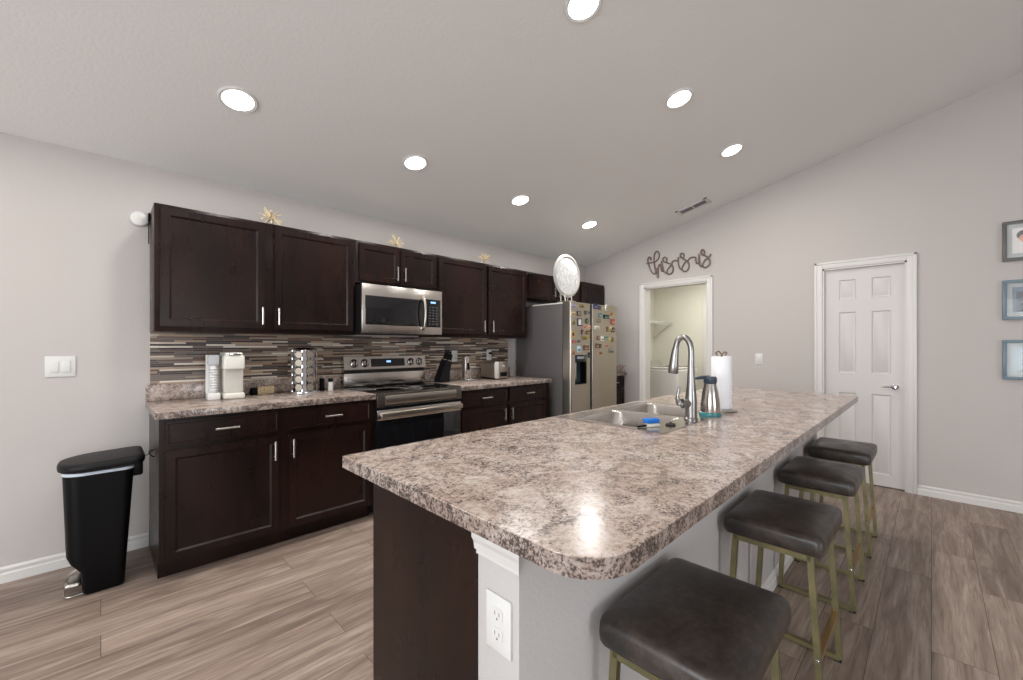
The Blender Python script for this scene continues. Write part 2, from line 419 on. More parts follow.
# laundry room behind the opening
LX = 6.8; LX0 = F+TH
struct('wall_laundry_left', MB().box(LX0, LX+.1, 3.37, 3.485, 0, 2.5), M['laundry_paint'])
struct('wall_laundry_back', MB().box(LX, LX+.1, 1.2, 3.37, 0, 2.5), M['laundry_paint'])
struct('wall_laundry_right', MB().box(LX0, LX+.1, 1.1, 1.2, 0, 2.5), M['laundry_paint'])
struct('ceiling_laundry', MB().box(LX0, LX+.1, 1.1, 3.485, 2.5, 2.56), M['laundry_paint'])
mb = MB(); mb.box(LX-.02, LX, 2.48, 2.555, 0, 2.05, .003); mb.box(LX-.02, LX, 1.6, 2.48, 1.975, 2.05, .003); mb.box(LX-.02, LX, 1.6, 1.675, 0, 1.975, .003)
struct('trim_3', mb, M['trim'])
d2 = six_panel('door_2', LX-.03, 1.675, 2.48, .008, 1.975, .028)
MB().lathe([(0,0),(.012,0),(.012,.03),(.028,.04),(.028,.06),(.015,.07),(0,.07)], (LX-.03, 2.42, .93), 20, axis='x').build('door_knob', M['nickel'], d2)
MB().box(LX-.05, LX-.03, 2.34, 2.47, 1.83, 1.86, .004).box(LX-.05, LX-.03, 2.44, 2.47, 1.72, 1.76, .004).build('door_latch', M['nickel'], d2)

# ------------------------------------------------------------------ ceiling fixtures
ang = math.atan(SL)
def downlight(x, y, label):
    z = ceil_z(y); t = thing('recessed_downlight', (x, y, z), label, 'ceiling light', 'recessed ceiling downlights')
    R = Matrix.Rotation(pi + (-ang if y > RIDGE else ang), 3, 'X')   # faces down, square to the sloping ceiling
    a = MB().lathe([(.074,.0),(.094,.0),(.094,.004),(.088,.009),(.074,.006),(.074,.0)], (x, y, z), 40, axis=R).build('trim_ring', M['white'], t)
    b = MB().lathe([(0,.0055),(.074,.0055),(.074,.001),(0,.001)], (x, y, z), 40, axis=R).build('lamp_lens', M['lamp'], t)
    d = bpy.data.lights.new('downlight_lamp', 'AREA'); d.shape = 'DISK'; d.size = .14; d.energy = DOWNLIGHT_W; d.color = (1, .965, .925)
    o = bpy.data.objects.new('downlight_lamp', d); COL.objects.link(o); o.parent = t; o.location = (0, 0, -.014); o.rotation_euler.x = -ang if y > RIDGE else ang
    return t
DL = [(.53,2.645,'recessed downlight nearest above the left end of the wall cabinets'), (1.63,2.645,'second recessed downlight from the left in the row along the cabinets'),
 (2.73,2.645,'third recessed downlight from the left in the row along the cabinets'), (3.82,2.645,'recessed downlight above the fridge, farthest in the row along the cabinets'),
 (1.68,1.2,'recessed downlight at the top edge of the photo above the island'), (2.78,1.2,'middle recessed downlight of the row above the island'),
 (3.83,1.2,'recessed downlight nearest the ceiling vent, last of the island row'), (.55,1.2,None), (-.8,2.645,None), (-.8,1.2,None)]  # last three: unseen lamps, added on the guess that the rows go on
for x, y, l in DL: downlight(x, y, l or 'unseen recessed downlight, added behind the camera side of the room')
t = thing('ceiling_vent', (4.6, 1.83, ceil_z(1.83)), 'small rectangular dark louvred air vent in white frame on the sloped ceiling', 'air vent')
mb = MB(); mb.box(4.52, 4.68, 1.66, 1.69, -.012, 0).box(4.52, 4.68, 1.97, 2.0, -.012, 0).box(4.52, 4.55, 1.66, 2.0, -.012, 0).box(4.65, 4.68, 1.66, 2.0, -.012, 0).box(4.55,4.65,1.825,1.835,-.012,0)
sl = MB()
for i in range(7): xx = 4.556+i*.0135; sl.box(xx, xx+.003, 1.69, 1.97, -.011, -.002, rot=((xx, 1.83, -.006), 'Y', .6))
bk = MB().box(4.55, 4.65, 1.69, 1.97, -.002, .001)
for q, nm, mm in ((mb,'vent_frame',M['white']), (sl,'louvre_slats',mat('vent_grey', S(140,140,144), .5)), (bk,'vent_duct',M['gap'])):
    bmesh.ops.translate(q.bm, vec=(0, 0, ceil_z(1.83)), verts=q.bm.verts)
    bmesh.ops.rotate(q.bm, cent=(4.6, 1.83, ceil_z(1.83)), matrix=Matrix.Rotation(-ang, 3, 'X'), verts=q.bm.verts)
    q.build(nm, mm, t)
# small warm lamp of the laundry room ceiling
t = thing('flush_ceiling_lamp', (5.9, 2.2, 2.5), 'round flush ceiling lamp lighting the laundry room', 'ceiling light')
MB().lathe([(0,-.09),(.10,-.08),(.15,-.04),(.16,0),(0,0)], (5.9,2.2,2.5), 32).build('lamp_shade', mat('warm_globe', (1,.95,.8), .5, emis=(1,.93,.74), estr=3), t)
d = bpy.data.lights.new('laundry_lamp', 'AREA'); d.shape = 'DISK'; d.size = .3; d.energy = 27; d.color = (1, .97, .9)
o = bpy.data.objects.new('laundry_lamp', d); COL.objects.link(o); o.parent = t; o.location = (0, 0, -.11)
MAGNETS = [(3.535, 1.683, 0.089, 0.027, 'lavender rectangular', 'top left corner', 'left'), (3.684, 1.694, 0.081, 0.036, 'olive yellow rectangular', 'top middle', 'left'), (3.528, 1.603, 0.076, 0.035, 'cream rectangular', 'left edge below the lavender magnet', 'left'), (3.635, 1.61, 0.072, 0.047, 'dark square framed', 'upper middle', 'left'), (3.756, 1.627, 0.034, 0.04, 'dark green upright', 'upper right', 'left'), (3.817, 1.631, 0.028, 0.029, 'small grey', 'upper right beside the centre gap', 'left'), (3.644, 1.518, 0.077, 0.075, 'tall white dark-framed', 'middle', 'left'), (3.54, 1.506, 0.051, 0.047, 'olive brown oval', 'left edge beside the tall white magnet', 'left'), (3.779, 1.536, 0.048, 0.052, 'dark green oval', 'right of the tall white magnet', 'left'), (3.732, 1.474, 0.055, 0.036, 'pink square', 'middle right below the tall white magnet', 'left'), (3.821, 1.469, 0.049, 0.032, 'bright peach square', 'right edge beside the centre gap', 'left'), (3.527, 1.386, 0.057, 0.07, 'yellow and black oval', 'left edge halfway down the magnets', 'left'), (3.691, 1.413, 0.034, 0.048, 'dark brown narrow', 'middle below the pink magnet', 'left'), (3.807, 1.412, 0.084, 0.036, 'brown and gold square', 'right below the peach magnet', 'left'), (3.729, 1.35, 0.082, 0.04, 'olive gold square', 'lower middle', 'left'), (3.807, 1.358, 0.056, 0.032, 'yellow round', 'lower right beside the olive gold magnet', 'left'), (3.547, 1.309, 0.064, 0.031, 'red round', 'lower left', 'left'), (3.631, 1.313, 0.059, 0.035, 'grey round', 'lower middle right of the red magnet', 'left'), (3.633, 1.231, 0.068, 0.06, 'pale blue rectangular', 'just above the dispenser', 'left'), (3.767, 1.244, 0.094, 0.048, 'brown rectangular', 'above the dispenser at its right', 'left'), (3.532, 1.192, 0.055, 0.04, 'orange square', 'left edge beside the dispenser top', 'left'), (3.822, 1.163, 0.036, 0.055, 'black upright', 'right of the dispenser top', 'left'), (3.95, 1.708, 0.087, 0.054, 'dark blue square', 'top left corner', 'right'), (4.03, 1.697, 0.05, 0.042, 'dark grey square', 'top right of the dark blue magnet', 'right'), (4.163, 1.706, 0.037, 0.059, 'narrow white upright', 'top middle', 'right'), (4.037, 1.614, 0.051, 0.05, 'teal upright', 'upper left', 'right'), (4.167, 1.602, 0.12, 0.042, 'black and teal wide', 'upper middle', 'right'), (4.274, 1.643, 0.048, 0.043, 'orange oval', 'upper right edge', 'right'), (4.008, 1.546, 0.066, 0.041, 'grey square framed', 'left below the teal magnet', 'right'), (4.304, 1.55, 0.072, 0.065, 'red brown upright', 'right edge below the orange magnet', 'right'), (3.971, 1.47, 0.095, 0.037, 'white rectangular', 'left edge middle', 'right'), (4.19, 1.46, 0.034, 0.051, 'narrow brown', 'centre', 'right'), (4.309, 1.454, 0.072, 0.052, 'dark brown square', 'right edge middle', 'right'), (4.253, 1.466, 0.044, 0.035, 'pale yellow square', 'left of the dark brown square magnet', 'right'), (4.0, 1.354, 0.051, 0.05, 'brown oval', 'left edge lower down', 'right'), (4.082, 1.347, 0.061, 0.05, 'white square', 'lower left beside the green magnet', 'right'), (4.166, 1.357, 0.085, 0.029, 'green rectangular', 'lower middle', 'right'), (4.233, 1.342, 0.041, 0.03, 'pale yellow rectangular', 'right end of the green magnet', 'right'), (4.296, 1.337, 0.064, 0.061, 'olive brown oval', 'lower right edge', 'right'), (3.979, 1.265, 0.063, 0.05, 'brown square', 'lowest row at the left', 'right'), (4.043, 1.263, 0.039, 0.043, 'dark narrow', 'lowest row beside the brown square magnet', 'right'), (4.174, 1.265, 0.059, 0.032, 'pink round', 'lowest row in the middle', 'right'), (4.271, 1.206, 0.099, 0.045, 'grey rectangular', 'lowest at the right edge', 'right'), (4.048, 1.183, 0.056, 0.032, 'orange round', 'lowest of all on the left', 'right')]
SIGN = [[(2.55, 2.308), (2.501, 2.313), (2.453, 2.315), (2.424, 2.323), (2.394, 2.349), (2.38, 2.387), (2.388, 2.426), (2.41, 2.444), (2.433, 2.432), (2.447, 2.393), (2.448, 2.334), (2.441, 2.27), (2.431, 2.214), (2.426, 2.179)], [(2.493, 2.345), (2.489, 2.372), (2.511, 2.389), (2.532, 2.369), (2.532, 2.333), (2.515, 2.28), (2.491, 2.217), (2.462, 2.177), (2.438, 2.171), (2.424, 2.19), (2.424, 2.231)], [(2.41, 2.238), (2.407, 2.175), (2.403, 2.124), (2.394, 2.123), (2.394, 2.227), (2.381, 2.275), (2.367, 2.268), (2.356, 2.222), (2.344, 2.186), (2.334, 2.201), (2.347, 2.257), (2.353, 2.311), (2.339, 2.256), (2.321, 2.191), (2.284, 2.155), (2.243, 2.141), (2.211, 2.163), (2.204, 2.211), (2.222, 2.248), (2.252, 2.27), (2.288, 2.293), (2.282, 2.332), (2.307, 2.356), (2.332, 2.344), (2.328, 2.312), (2.293, 2.289)], [(2.229, 2.249), (2.265, 2.21), (2.279, 2.185), (2.273, 2.16)], [(2.222, 2.248), (2.216, 2.283), (2.193, 2.297), (2.14, 2.291)], [(2.14, 2.333), (2.14, 2.263), (2.127, 2.209), (2.105, 2.178), (2.088, 2.212), (2.062, 2.252), (2.032, 2.265)], [(2.095, 2.183), (2.083, 2.16), (2.053, 2.149), (2.023, 2.169), (2.012, 2.211), (2.023, 2.255), (2.053, 2.281), (2.088, 2.307), (2.114, 2.337), (2.114, 2.363), (2.095, 2.37), (2.075, 2.353), (2.075, 2.323), (2.086, 2.307)], [(2.032, 2.265), (2.011, 2.291), (1.985, 2.305), (1.939, 2.298), (1.935, 2.259), (1.923, 2.225), (1.906, 2.23), (1.898, 2.279), (1.898, 2.329), (1.894, 2.261), (1.886, 2.201), (1.869, 2.187), (1.853, 2.214), (1.829, 2.252), (1.797, 2.268), (1.773, 2.293), (1.767, 2.313)], [(1.852, 2.197), (1.853, 2.176), (1.821, 2.166), (1.785, 2.187), (1.775, 2.227), (1.789, 2.262), (1.813, 2.291), (1.853, 2.314), (1.878, 2.347), (1.861, 2.375), (1.839, 2.357), (1.837, 2.328), (1.849, 2.313)]]

# ------------------------------------------------------------------ cabinets
def pull(x, z, y, vertical, ln=.115, parent=None, nm='handle'):
    mb = MB(); h = ln/2; yo = y-.028
    if vertical:
        mb.tube([(x, yo, z-h), (x, yo, z+h)], .0058, 10)
        for s in (-1, 1): mb.tube([(x, yo, z+s*h*.68), (x, y+.001, z+s*h*.68)], .0042, 8)
    else:
        mb.tube([(x-h, yo, z), (x+h, yo, z)], .0058, 10)
        for s in (-1, 1): mb.tube([(x+s*h*.68, yo, z), (x+s*h*.68, y+.001, z)], .0042, 8)
    return mb.build(nm, M['nickel'], parent)
def upper(x0, x1, z0, z1, doors, label, hz=None, g='dark wall cabinets'):
    t = thing('wall_cabinet', ((x0+x1)/2, W, z0), label, 'cabinet', g)
    MB().box(x0+.0005, x1-.0005, 3.175, W-.001, z0, z1, .002).build('body', M['wood'], t)
    for (a, b, hx) in doors:
        d = MB().panel_door(a, b, z0+.03 if z1-z0 > .5 else z0+.018, z1-.021, 3.155, fr=.038).build('door', M['wood'], t)
        pull(hx, hz if hz else z0+.115, 3.155, True, parent=d)
    return t
upper(.22, 1.418, 1.348, 2.097, [(.245, .788, .768), (.845, 1.395, .866)], 'dark wood wall cabinet at the left end with two wide doors')
upper(1.418, 2.18, 1.76, 2.097, [(1.442, 1.796, 1.765), (1.803, 2.165, 1.836)], 'short dark wood wall cabinet directly above the microwave', 1.863)
upper(2.18, 3.375, 1.348, 2.097, [(2.189, 2.773, 2.724), (2.793, 3.354, 2.84)], 'dark wood wall cabinet with two doors between microwave and fridge', 1.46)
upper(3.375, 4.36, 1.80, 2.097, [(3.395, 3.865, 3.83), (3.873, 4.34, 3.91)], 'low dark wood wall cabinet above the fridge', 1.90)
upper(4.36, 4.935, 1.348, 2.097, [(4.38, 4.915, 4.42)], 'dark wood wall cabinet in the corner behind the fridge against the far wall')

def base_cab(x0, x1, units, label, side_l=True):
    t = thing('base_cabinet', ((x0+x1)/2, W, 0), label, 'cabinet', 'dark base cabinets along the kitchen wall')
    MB().prism([(2.87, .102), (2.87, .876), (W-.001, .876), (W-.001, 0), (2.945, 0), (2.945, .102)], 'x', x0, x1, .001).build('body', M['wood'], t)
    for (a, b, hx) in units:
        d = MB().panel_door(a, b, .727, .86, 2.85, fr=.010, ins=.003, dep=.0035).build('drawer', M['wood'], t)
        pull((a+b)/2, .794, 2.85, False, parent=d)
        d = MB().panel_door(a, b, .112, .703, 2.85).build('door', M['wood'], t)
        pull(hx, .618, 2.85, True, parent=d)
    return t
base_cab(.218, 1.418, [(.242, .79, .762), (.844, 1.387, .866)], 'dark wood base cabinet left of the range')
base_cab(2.202, 3.40, [(2.215, 2.768, 2.72), (2.795, 3.335, 2.815)], 'dark wood base cabinet between the range and the fridge')
base_cab(4.42, 4.935, [(4.435, 4.92, 4.47)], 'dark wood base cabinet in the far corner right of the fridge')

def rounded(x0, x1, y0, y1, r00=0, r10=0, r11=0, r01=0, n=10):
    P = []
    for (cx, cy, r, a0) in ((x0+r00, y0+r00, r00, 180), (x1-r10, y0+r10, r10, 270), (x1-r11, y1-r11, r11, 0), (x0+r01, y1-r01, r01, 90)):
        if r <= 0: P.append((cx, cy)); continue
        for k in range(n+1): a = radians(a0+90*k/n); P.append((cx+r*cos(a), cy+r*sin(a)))
    return P
def counter(x0, x1, label, splash_right=False):
    t = thing('countertop', ((x0+x1)/2, W, .876), label, 'countertop', 'speckled wall countertops')
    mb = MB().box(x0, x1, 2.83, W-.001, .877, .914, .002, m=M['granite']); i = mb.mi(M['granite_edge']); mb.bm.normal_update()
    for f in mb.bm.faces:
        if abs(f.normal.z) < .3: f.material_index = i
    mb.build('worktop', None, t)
    MB().box(x0, x1, W-.02, W-.001, .9145, 1.016, .002).build('splash_strip', M['granite'], t)
    if splash_right: MB().box(x1-.02, x1, 2.85, W-.021, .9145, 1.016, .002).build('splash_strip', M['granite'], t)
counter(.2, 1.42, 'speckled brown grey countertop left of the range')
counter(2.2, 3.405, 'speckled brown grey countertop between range and fridge')
counter(4.415, 4.949, 'speckled countertop in the far corner right of the fridge', True)
tag(MB().box(.222, 3.375, W-.012, W-.001, 1.0165, 1.347).box(1.421, 2.199, W-.012, W-.001, .92, 1.016).build('tile_backsplash', M['mosaic']), 'thin horizontal strip mosaic backsplash in brown, grey and cream', 'backsplash')

# ------------------------------------------------------------------ microwave
t = thing('microwave', (1.79, 3.28, 1.361), 'stainless over-the-range microwave with black glass door', 'microwave')
MB().box(1.42, 2.16, 3.10, W-.002, 1.366, 1.742, .003).build('housing', M['black_matte'], t)
MB().box(1.418, 2.158, 3.06, 3.099, 1.361, 1.745, .004).build('front_frame', M['steel'], t)
MB().box(1.445, 1.975, 3.054, 3.062, 1.428, 1.655, .002).build('window', M['black_glass'], t)
p = MB().box(1.985, 2.138, 3.054, 3.062, 1.425, 1.665, .002).build('control_panel', M['black_glass'], t)
MB().box(2.035, 2.085, 3.0525, 3.0545, 1.632, 1.647).build('display', M['screen'], p)
kb = MB()
for i in range(3):
    for j in range(7): kb.box(2.015+i*.036, 2.035+i*.036, 3.053, 3.0545, 1.45+j*.024, 1.455+j*.024)
kb.build('keypad', mat('grey_print', S(96,96,98), .5), p)
P = catmull([(1.955, 3.058, 1.675), (1.955, 3.03, 1.66), (1.955, 3.015, 1.60), (1.955, 3.01, 1.54), (1.955, 3.015, 1.48), (1.955, 3.03, 1.42), (1.955, 3.058, 1.405)])
MB().tube(P, .011, 12).build('door_handle', M['steel_h'], t)
MB().box(1.46, 2.12, 3.11, 3.42, 1.358, 1.366, .001).build('vent_grille', M['gap'], t)

# ------------------------------------------------------------------ range
t = thing('range', (1.81, 3.1, 0), 'stainless electric range with black glass cooktop and rear control panel', 'range')
MB().box(1.426, 2.194, 2.87, 3.44, .03, .905, .003).build('body', M['black_matte'], t)
MB().box(1.425, 2.195, 2.845, 3.40, .905, .921, .004).build('cooktop', M['black_glass'], t)
bn = MB()
for x, y, r in ((1.62, 3.0, .11), (2.0, 3.0, .09), (1.62, 3.25, .08), (2.0, 3.25, .105), (1.81, 3.12, .06)):
    bn.lathe([(r, .9212), (r-.003, .9216), (r-.006, .9212)], (x, y, 0), 40)
bn.build('burner_rings', mat('burner_print', S(70,70,72), .4), t)
MB().prism([(2.845, .92), (2.828, .912), (2.826, .812), (2.87, .812), (2.87, .92)], 'x', 1.425, 2.195, .002).build('front_panel', M['steel'], t)
MB().prism([(2.8255, .895), (2.8235, .89), (2.8235, .835), (2.8255, .83)], 'x', 1.49, 2.14).build('front_panel_inset', M['steel_h'], t)
dr = MB().box(1.428, 2.192, 2.835, 2.87, .18, .795, .003).build('oven_door', M['black_glass'], t)
MB().box(1.428, 2.192, 2.829, 2.84, .715, .79, .003).build('door_strip', M['steel'], dr)
h = MB(); h.box(1.44, 2.18, 2.785, 2.802, .737, .777, .006, 3)
for x in (1.46, 2.16): h.box(x-.012, x+.012, 2.80, 2.83, .742, .772, .003)
h.build('door_handle', M['steel_h'], dr)
MB().box(1.43, 2.19, 2.84, 2.87, .035, .17, .003).build('storage_drawer', M['black_glass'], t)
for x in (1.47, 2.15):
    for y in (2.93, 3.38): MB().lathe([(.018, 0), (.018, .03)], (x, y, 0), 12).build('foot', M['rubber'], t)
# backguard: lower steel riser, black gap, tilted control panel
MB().box(1.425, 2.2, 3.402, 3.44, .921, 1.03, .002).build('backguard_riser', M['steel'], t)
MB().box(1.428, 2.197, 3.412, 3.45, 1.03, 1.064, .001).build('backguard_gap', M['gap'], t)
cp = MB().prism([(3.385, 1.064), (3.405, 1.172), (3.46, 1.176), (3.462, 1.05), (3.44, 1.03)], 'x', 1.422, 2.203, .003).build('control_panel', M['steel'], t)
def on_cp(x, z): yy = 3.385 + (z-1.064)/(.108)*.02; return (x, yy, z)
MB().prism([(3.3845+.0035, 1.0826), (3.3845+.0165, 1.1526), (3.41, 1.1526), (3.41, 1.0826)], 'x', 1.655, 1.98, .0008).build('display_glass', M['black_glass'], cp)
MB().box(1.80, 1.84, 3.392, 3.3945, 1.118, 1.134).build('display', M['screen'], cp)
for x in (1.505, 1.60, 2.045, 2.135):
    c_ = on_cp(x, 1.116); R = Matrix.Rotation(radians(80), 3, 'X')
    kb = MB().lathe([(.030, 0), (.030, .004), (.024, .006), (.023, .026), (.02, .03), (0, .03)], c_, 24, axis=R)
    kn = kb.build('knob', M['steel'], cp)
    MB().lathe([(.036, -.001), (.036, .0018), (.030, .0018)], c_, 24, axis=R).build('knob_ring', M['black'], kn)
    MB().box(x-.004, x+.004, c_[1]-.036, c_[1]-.028, 1.10, 1.145, .002).build('knob_grip', M['black'], kn)

# ------------------------------------------------------------------ fridge
t = thing('refrigerator', (3.945, 3.07, 0), 'side-by-side stainless refrigerator with grey sides and ice dispenser', 'refrigerator')
MB().box(3.497, 4.405, 2.765, 3.45, .02, 1.715, .004).build('cabinet_body', M['fridge_side'], t)
def fdoor(x0, x1, disp=False):
    mb = MB(); r = .018
    r2 = .006; P = rounded(x0, x1, 2.652, 2.758, r if x0 < 3.6 else r2, r if x1 > 4.2 else r2, 0, 0, 6)
    if not disp: mb.prism(P, 'z', .07, 1.73)
    else:
        X0, X1, Z0, Z1 = 3.568, 3.782, .852, 1.167
        mb.prism(P, 'z', .07, Z0).prism(P, 'z', Z1, 1.73)
        mb.prism([p for p in P if p[0] <= X0] + [(X0, 2.652), (X0, 2.758)] if False else rounded(x0, X0, 2.652, 2.758, r, 0, 0, 0, 6), 'z', Z0, Z1)
        mb.prism(rounded(X1, x1, 2.652, 2.758, 0, r2, 0, 0, 6), 'z', Z0, Z1)
    return mb.build('door', M['steel_h'], t)
dl = fdoor(3.497, 3.848, True); dr_ = fdoor(3.888, 4.405)
mb = MB(); mb.box(3.568, 3.782, 2.735, 2.75, .852, 1.167, .0, m=M['blueblack']); 
mb.box(3.568, 3.573, 2.66, 2.74, .852, 1.167, m=M['black']); mb.box(3.777, 3.782, 2.66, 2.74, .852, 1.167, m=M['black']); mb.box(3.573, 3.777, 2.66, 2.74, .852, .862, m=M['black'])
dsp = mb.build('dispenser_recess', None, dl)
MB().box(3.573, 3.777, 2.656, 2.70, 1.09, 1.166, .004).build('dispenser_panel', M['black_glass'], dl)
MB().box(3.61, 3.74, 2.6545, 2.657, 1.125, 1.15, .0005).build('dispenser_buttons', mat('button_print', S(150,160,170), .4), dl)
MB().box(3.63, 3.66, 2.70, 2.715, .90, 1.09, .003).build('dispenser_paddle', M['steel'], dl)
MB().box(3.50, 4.40, 2.665, 2.76, .0, .06, .003).build('toe_grille', M['gap'], t)
MB().box(3.8485, 3.8875, 2.656, 2.764, .07, 1.725).build('gap_shade_strip', M['gap'], t)  # near-black filler, paints the shade in the gap between the doors
for x in (3.52, 4.28): MB().box(x, x+.1, 2.68, 2.86, 1.731, 1.745, .004).build('hinge_cover', M['steel_h'], t)
MB().box(3.50, 4.40, 2.77, 3.2, 1.7155, 1.728, .003).build('top_cover', M['cream'], t)

COLS = {'lavender': (176,170,196), 'olive': (140,128,84), 'cream': (212,196,150), 'dark': (54,50,46), 'grey': (130,128,122), 'white': (226,224,214), 'pink': (206,150,140), 'bright': (240,186,150),
 'yellow': (206,176,86), 'brown': (104,72,48), 'red': (150,70,58), 'pale': (180,206,214), 'orange': (178,124,84), 'black': (28,28,30), 'teal': (84,120,122), 'narrow': (220,220,214), 'green': (74,116,90), 'tall': (228,228,222), 'small': (130,128,120)}
for i, (x, z, w_, h_, look, where, side) in enumerate(MAGNETS):
    key = look.split()[0]
    c1 = COLS['brown'] if look.startswith('narrow brown') else (COLS['pale'] if look.startswith('pale blue') else ((216,204,140) if look.startswith('pale yellow') else COLS[key]))
    if look.startswith('dark blue'): c1 = (44, 50, 84)
    if look.startswith('dark green'): c1 = (56, 74, 54)
    if look.startswith('dark brown'): c1 = (76, 52, 40)
    c2 = tuple(max(0, min(255, c*.62 if sum(c1) > 330 else c*.9+75)) for c in c1)
    if 'yellow and black' in look: c2 = (30,28,26)
    if 'black and teal' in look: c2 = (80,150,158)
    if 'brown and gold' in look: c2 = (190,150,80)
    if 'tall white' in look: c1, c2 = (60,58,56), (232,232,228)
    if 'framed' in look and 'tall' not in look: c2 = (150,140,120)
    ma = mat('magnet_rim', S(*c1), .5); mb_ = mat('magnet_face', S(*c2), .5)
    w_ *= 1.0; h_ *= 1.08; mb = MB(); y0, y1 = 2.6445, 2.6515
    if 'oval' in look or 'round' in look:
        for k_, (sx_, sz_, ya, yb, mm) in enumerate(((1,1,y0,y1,ma), (.55,.55,y0-.002,y0,mb_))):
            mb.prism([(x+w_/2*sx_*cos(a*pi/10), z+h_/2*sz_*sin(a*pi/10)) for a in range(20)], 'y', ya, yb, m=mm)
    else:
        mb.box(x-w_/2, x+w_/2, y0, y1, z-h_/2, z+h_/2, .001, m=ma)
        if 'framed' in look: mb.box(x-w_*.32, x+w_*.32, y0-.002, y0, z-h_*.36, z+h_*.36, m=mb_)
        else: mb.box(x-w_*.34, x+w_*.36, y0-.0015, y0, z-h_*.3, z+h_*.02, m=mb_)
    tag(mb.build('fridge_magnet', None), look+' magnet on the '+side+' fridge door, '+where, 'magnet', 'magnets on the fridge doors')

# plate on stand on top of the fridge
px, py, pz = 3.70, 2.86, 2.045
t = thing('decorative_plate', (px, py, 1.83), 'large round white mother-of-pearl disc with pale rim standing on top of the fridge', 'decorative plate')
MB().lathe([(0,.012),(.20,.008),(.205,0),(.2,-.006),(0,-.004)], (px, py, pz), 64, axis='y').build('disc', M['plate'], t)
MB().lathe([(.203,.012),(.215,.018),(.238,.008),(.24,0),(.203,-.006),(.203,.012)], (px, py, pz), 64, axis='y').build('rim', mat('silver_rim', S(176,174,170), .35, .3), t)
mb = MB()
for dx in (-.06, .06):
    mb.tube([(px+dx, py-.03, 1.735), (px+dx, py-.012, 1.83), (px+dx, py+.018, 2.0)], .006, 8)
    mb.tube([(px+dx, py+.02, 1.98), (px+dx, py+.045, 1.735)], .005, 8); mb.tube([(px+dx, py-.03, 1.737), (px+dx, py+.045, 1.737)], .005, 8)
mb.tube([(px-.06, py+.02, 1.9), (px+.06, py+.02, 1.9)], .005, 8)
tag(mb.build('plate_stand', mat('white_wire', S(196,194,190), .4)), 'white wire easel on the fridge holding the round disc', 'plate stand')

# gold wire bursts on top of the wall cabinets
def burst(x, y, z, r, label):
    rs = random.Random(int(x*100)); mb = MB()
    for k in range(26):
        a = rs.uniform(0, 2*pi); b = rs.uniform(-.9, 1.2); rr = r*rs.uniform(.75, 1)
        d = Vector((cos(a)*cos(b), sin(a)*cos(b), sin(b)))
        e = Vector((x, y, z+r*.62)) + d*rr
        if e.z < z+.006: e.z = z+.006
        mb.tube([(x, y, z+r*.62), e], [.0035, .0028], 6)
        q = d.orthogonal().normalized()*.012; mb.tube([e-d*.015, e+q, e+d*.004], .0022, 5)
    tag(mb.build('wire_burst', M['gold_wire']), label, 'ornament', 'gold wire ornaments on the cabinets')
burst(.838, 3.22, 2.097, .085, 'pale gold wire burst ornament on the left end wall cabinet')
burst(1.80, 3.22, 2.097, .075, 'pale gold wire burst ornament on the cabinet above the microwave')
burst(2.79, 3.22, 2.097, .075, 'pale gold wire burst ornament on the cabinet right of the microwave')

# ------------------------------------------------------------------ island
t = thing('island_counter', (2.1, .9, .876), 'large speckled brown grey island countertop with rounded near corner', 'countertop')
SX0, SX1, SY0, SY1 = 1.575, 2.385, .742, 1.275      # sink outline
def slab(x0, x1, y0, y1, r):
    mb = MB(); hx0, hx1, hy0, hy1 = SX0+.02, SX1-.02, SY0+.02, SY1-.02
    b = bmesh.new(); outer = rounded(x0, x1, y0, y1, *r); hole = [(hx0,hy0),(hx1,hy0),(hx1,hy1),(hx0,hy1)]
    Z0, Z1 = .877, .914
    vo = [b.verts.new((*p, Z1)) for p in outer]; vh = [b.verts.new((*p, Z1)) for p in hole]
    eo = [b.edges.new((vo[i], vo[(i+1) % len(vo)])) for i in range(len(vo))]; eh = [b.edges.new((vh[i], vh[(i+1) % 4])) for i in range(4)]
    bmesh.ops.triangle_fill(b, use_beauty=True, edges=eo+eh)
    bmesh.ops.dissolve_limit(b, angle_limit=.01, verts=b.verts, edges=[e for e in b.edges if len(e.link_faces) == 2]) if False else None
    top = b.faces[:]
    for f in top:
        if f.normal.z < 0: f.normal_flip()
    ex = bmesh.ops.extrude_face_region(b, geom=top)
    nv = [g for g in ex['geom'] if isinstance(g, bmesh.types.BMVert)]
    bmesh.ops.translate(b, vec=(0,0,Z0-Z1), verts=nv)
    bmesh.ops.recalc_face_normals(b, faces=b.faces)
    edge = [e for e in b.edges if all(abs(v.co.z-Z1) < 1e-6 for v in e.verts) and len(e.link_faces) == 2 and abs(e.link_faces[0].normal.z-e.link_faces[1].normal.z) > .5]
    bmesh.ops.bevel(b, geom=edge, offset=.0015, segments=1, affect='EDGES')
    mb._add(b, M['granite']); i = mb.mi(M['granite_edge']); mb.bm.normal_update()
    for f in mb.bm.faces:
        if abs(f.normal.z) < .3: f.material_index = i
    return mb
slab(.5436, 3.774, .3574, 1.3098, (.105, .04, 0, 0)).build('worktop', M['granite'], t)

